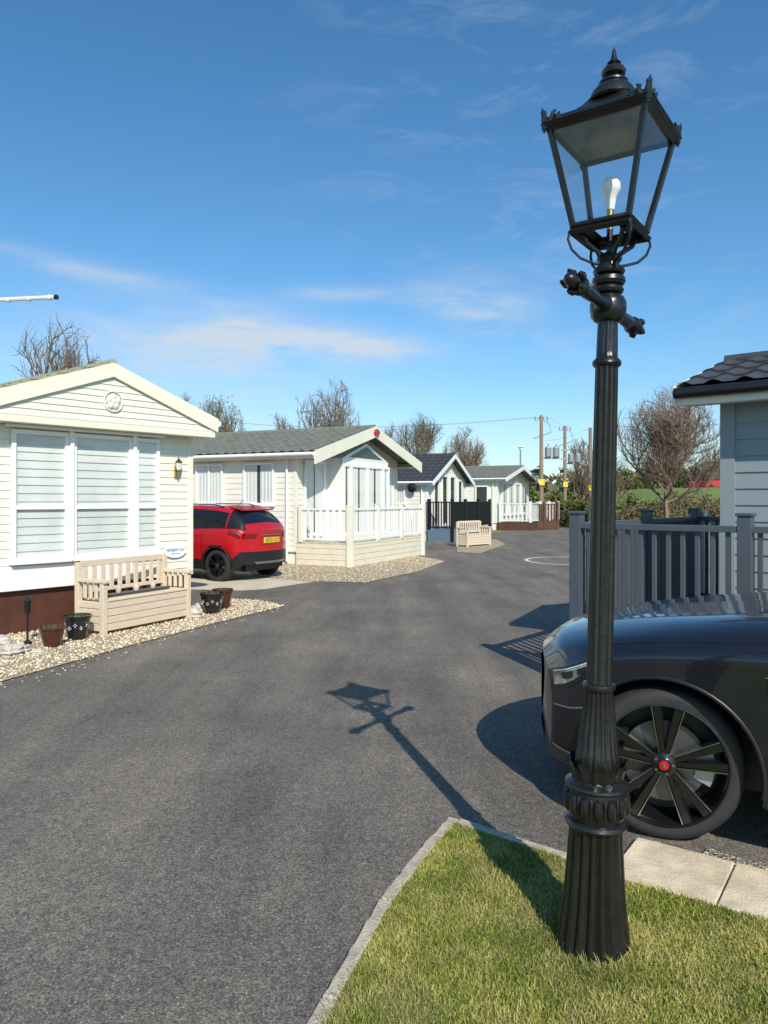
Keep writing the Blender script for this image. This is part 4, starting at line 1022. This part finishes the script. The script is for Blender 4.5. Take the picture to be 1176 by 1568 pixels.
def rock(loc,r,seed):
    random.seed(seed); import bmesh
    bm=bmesh.new(); bmesh.ops.create_icosphere(bm,subdivisions=3,radius=r)
    ph=[random.random()*6 for _ in range(3)]
    for v in bm.verts:
        n_=v.co.normalized(); f=1+.22*math.sin(5*n_.x+ph[0])*math.sin(4*n_.y+ph[1])+.12*math.sin(11*n_.z+ph[2])+random.uniform(-.05,.05); v.co*=f; v.co.z*=.65
    me=bpy.data.meshes.new('garden_rock'); bm.to_mesh(me); bm.free(); me.materials.append(M['rock'])
    o=bpy.data.objects.new('garden_rock',me); scene.collection.objects.link(o); o.location=(loc[0],loc[1],r*.4)
for i,(px,py,r) in enumerate(((14,1005,.13),(32,1000,.10),(295,946,.14),(303,938,.12),(60,1002,.06),(0,990,.12))): rock(G(px,py),r,i+3)
random.seed(11)

# ------------------------------------------------------------ poles & wires
def pole(px,d,ytop,kind):
    x=(px-588)/FP*d; h=CH+(HZ-ytop)*d/FP; e=empty('utility_pole',(x,d,0)); g=MB()
    g.tube([(0,0,0),(0,0,h)],[.14,.10],12); g.build('pole',M['pole'],e,smooth=40); g=MB()
    if kind>=1:
        g.box(-.4,.4,-.05,.05,h-.35,h-.27)
        for q in (-.36,-.12,.12,.36): g.lathe([(.03,0),(.05,.05),(.03,.1),(.05,.14),(.02,.18)],(q,0,h-.27),8)
    if kind==1:
        for q in (.38,.85): g.lathe([(.18,0),(.2,.05),(.2,.55),(.18,.6)],(q,-.1,h-2.5),16); g.lathe([(.03,0),(.05,.05),(.03,.1),(.05,.14),(.02,.18)],(q,-.1,h-1.9),8)
        g.box(.1,1.1,-.05,.05,h-2.6,h-2.5); g.tube([(-.5,0,h-1.4),(.6,0,h-1.0)],.03,6); g.tube([(.36,0,h-.3),(.6,0,h-1.0)],.02,6)
    if kind==2 or px==865:
        for q in (1.6,2.2): g.box(-.3,.3,-.14,-.10,h-q-.12,h-q); 
    if kind>=1: g.build('crossarm_and_insulators',M['grey'],e)
    g=MB(); g.box(-.16,.16,-.17,-.15,h*.38,h*.38+.36); g.build('warning_sign',M['sign'],e); return (x,d,h)
p1=pole(829,44,636,1); p2=pole(865,50,652,1); p3=pole(904,42,655,0)
wi=MB()
def wire(a,b_,sag):
    pts=[]
    for i in range(13):
        t=i/12; q=Vector(a).lerp(Vector(b_),t); q.z-=sag*4*t*(1-t); pts.append(q)
    wi.tube(pts,.0055,4)
for q in (-.36,.36):
    wire((p1[0]+q,p1[1],p1[2]-.1),(-22,75,10.5),1.0); wire((p1[0]+q,p1[1],p1[2]-.1),(p2[0]+q,p2[1],p2[2]-.1),.1)
wire(p3,(p1[0],p1[1],p1[2]-1.5),.2)
wi.build('overhead_wires',M['black'])
lx_=(797-588)/FP*48; e=empty('street_lamp',(lx_,48,0)); g=MB(); g.tube([(0,0,0),(0,0,5.0)],.05,8); g.tube([(0,0,4.95),(-.15,0,5.1),(.2,0,5.15)],.06,8); g.build('lamp_column',M['grey'],e)

# ------------------------------------------------------------ trees
def tree(px,d,ytop,wpx,m,seed,kids=(7,6,6,5),leaf=None,minr=.012,up=.55,base=.42):
    rnd=random.Random(seed); h=CH+(HZ-ytop)*d/FP; cw=wpx*d/FP; x=(px-588)/FP*d
    S=[]; tips=[]
    def br(p,dr,ln,r,lv):
        n=4 if lv<3 else 3; pts=[p]; dd_=dr.copy(); wob=.10 if lv==0 else .18
        for i in range(n):
            dd_=(dd_+Vector((rnd.gauss(0,wob),rnd.gauss(0,wob),rnd.gauss(0,wob*.6)+.10*up))).normalized()
            pts.append(pts[-1]+dd_*ln/n)
        for i in range(n): S.append((pts[i],pts[i+1],max(minr,r*(1-.6*i/n)),max(minr*.6,r*(1-.6*(i+1)/n))))
        if lv>=len(kids): tips.append(pts[-1]); return
        kk=kids[lv]
        for c_ in range(kk):
            b0=.42 if lv==0 else .2
            t=b0+(1-b0)*(c_+rnd.random()*.8)/kk; t=min(t,1); i=min(int(t*n),n-1); q=pts[i].lerp(pts[i+1],t*n-i)
            perp=dd_.orthogonal().normalized(); perp=Matrix.Rotation(rnd.uniform(0,1.2)+c_*2.4,3,dd_)@perp
            sp=rnd.uniform(.4,.9) if lv>0 else .30+.95*(1-(t-b0)/(1-b0))+rnd.uniform(-.15,.15)
            nd=(dd_*math.cos(sp)+perp*math.sin(sp)+Vector((0,0,up*.35))).normalized()
            br(q,nd,ln*rnd.uniform(.50,.74)*(1 if lv>0 else 1.25),r*rnd.uniform(.40,.55),lv+1)
    br(Vector((0,0,0)),Vector((0,0,1)),h*base,h*.024,0)
    A=np.array([s[0] for s in S]);B=np.array([s[1] for s in S]);r0=np.array([s[2] for s in S]);r1=np.array([s[3] for s in S])
    T=np.array(tips); top=np.percentile(T[:,2],97); wid=np.percentile(np.hypot(T[:,0],T[:,1]),86)*2; sc=np.array([cw/wid,cw/wid,h/top])
    ctr=np.array([0,0,h*.56]); rad=np.array([cw/2,cw/2,h*.46])
    def warp(P):
        P=P*sc; q=(P-ctr)/rad; r=np.linalg.norm(q,axis=1)+1e-9; th=.6
        rn=np.where(r>th,th+.55*(1-np.exp(-(r-th)/.50)),r); f=np.where(P[:,2]>h*.3,rn/r,1)
        return ctr+q*f[:,None]*rad
    A=warp(A);B=warp(B); D_=B-A; D_/=np.linalg.norm(D_,axis=1)[:,None]+1e-9
    ref=np.where(np.abs(D_[:,2:3])<.9,np.array([[0,0,1.]]),np.array([[1.,0,0]])); a_=np.cross(D_,ref); a_/=np.linalg.norm(a_,axis=1)[:,None]; b_=np.cross(D_,a_)
    V=[]
    for k_ in range(3):
        t=2*math.pi*k_/3; o_=a_*math.cos(t)+b_*math.sin(t); V.append(A+o_*r0[:,None]); V.append(B+o_*r1[:,None])
    V=np.stack(V,1); n=len(S); i=np.arange(n)*6
    F=np.concatenate([np.stack([i+2*k_,i+2*((k_+1)%3),i+2*((k_+1)%3)+1,i+2*k_+1],1) for k_ in range(3)])
    e=empty('bare_tree',(x,d,0),rnd.uniform(0,6)); fastmesh('trunk_and_branches',V.reshape(-1,3),F,m,e)
    if leaf:
        T=warp(np.array(tips)); T=np.repeat(T,leaf,0)+np.random.normal(0,.15,(len(T)*leaf,3)); tri(T,.05,M['bud'],e,'buds')
def tri(T,sz,m,parent,name):
    n=len(T); V=T[:,None,:]+np.random.normal(0,sz,(n,3,3)); fastmesh(name,V.reshape(-1,3),np.arange(n*3).reshape(-1,3),m,parent)
tree(88,26,484,165,M['bark'],1,(10,6,5,5),minr=.0055)
tree(335,46,606,105,M['bark'],2,(11,7,5,5),leaf=1,minr=.009)
tree(286,40,598,60,M['bark'],12,(8,5,5,4),minr=.009)
tree(500,46,582,125,M['bark'],3,(11,7,5,5),minr=.0075)
tree(428,52,632,80,M['bark'],4,(9,6,5,4),minr=.010)
tree(632,58,630,115,M['bark'],5,(11,7,6,5),minr=.010,base=.34)
tree(590,50,645,50,M['bark'],14,(7,6,5,4),minr=.009)
tree(712,60,655,80,M['barkred'],6,(10,7,6,5),minr=.011,base=.34)
tree(1020,38,592,165,M['barkred'],7,(14,8,7,5),minr=.0075,base=.30)
tree(880,52,668,60,M['barkred'],8,(8,6,5,5),minr=.010)
tree(940,60,690,80,M['bark'],9,(8,6,5,5),minr=.010)
tree(1090,70,680,90,M['bark'],10,(8,6,5,5),leaf=1,minr=.012)
def hedge(name,x0,x1,y,h,dp,n,sz,m,seed,zf=None):
    rs=np.random.RandomState(seed); X=rs.uniform(x0,x1,n); top=h*(.66+.22*np.sin(X*.9+seed)+.14*np.sin(X*2.7+1)+.08*np.sin(X*6.1)); Z=top*rs.uniform(0,1,n)**.75; Y=y+rs.normal(0,dp,n)
    if zf: Z=Z+np.array([zf(a_,b_) for a_,b_ in zip(X,Y)])
    e=empty(name,(0,0,0)); tri(np.stack([X,Y,Z],1),sz,m,e,'foliage')
    g=MB(); x=x0
    while x<x1:
        z_=zf(x,y) if zf else 0
        g.tube([(x,y,z_),(x+.2,y+.1,z_+h*.5)],[.08,.03],5); x+=1.3
    g.build('stems',M['bark'],e)
hedge('hedge',9,48,72,3.2,.7,19000,.14,M['hedge'],2,bankz)
hedge('hedge',-30,12,66,3.4,.8,12000,.15,M['hedge'],5)
hedge('shrub',10.5,13.5,47,2.2,.5,3800,.08,M['hedge'],8)
hedge('shrub',13.5,34,56,2.0,.6,9000,.10,M['hedge'],3)
hedge('bramble_patch',13,23,48,2.2,.5,8000,.07,M['bramble'],9)
hedge('distant_treeline',-190,190,190,10,4,28000,.8,M['fartree'],4)
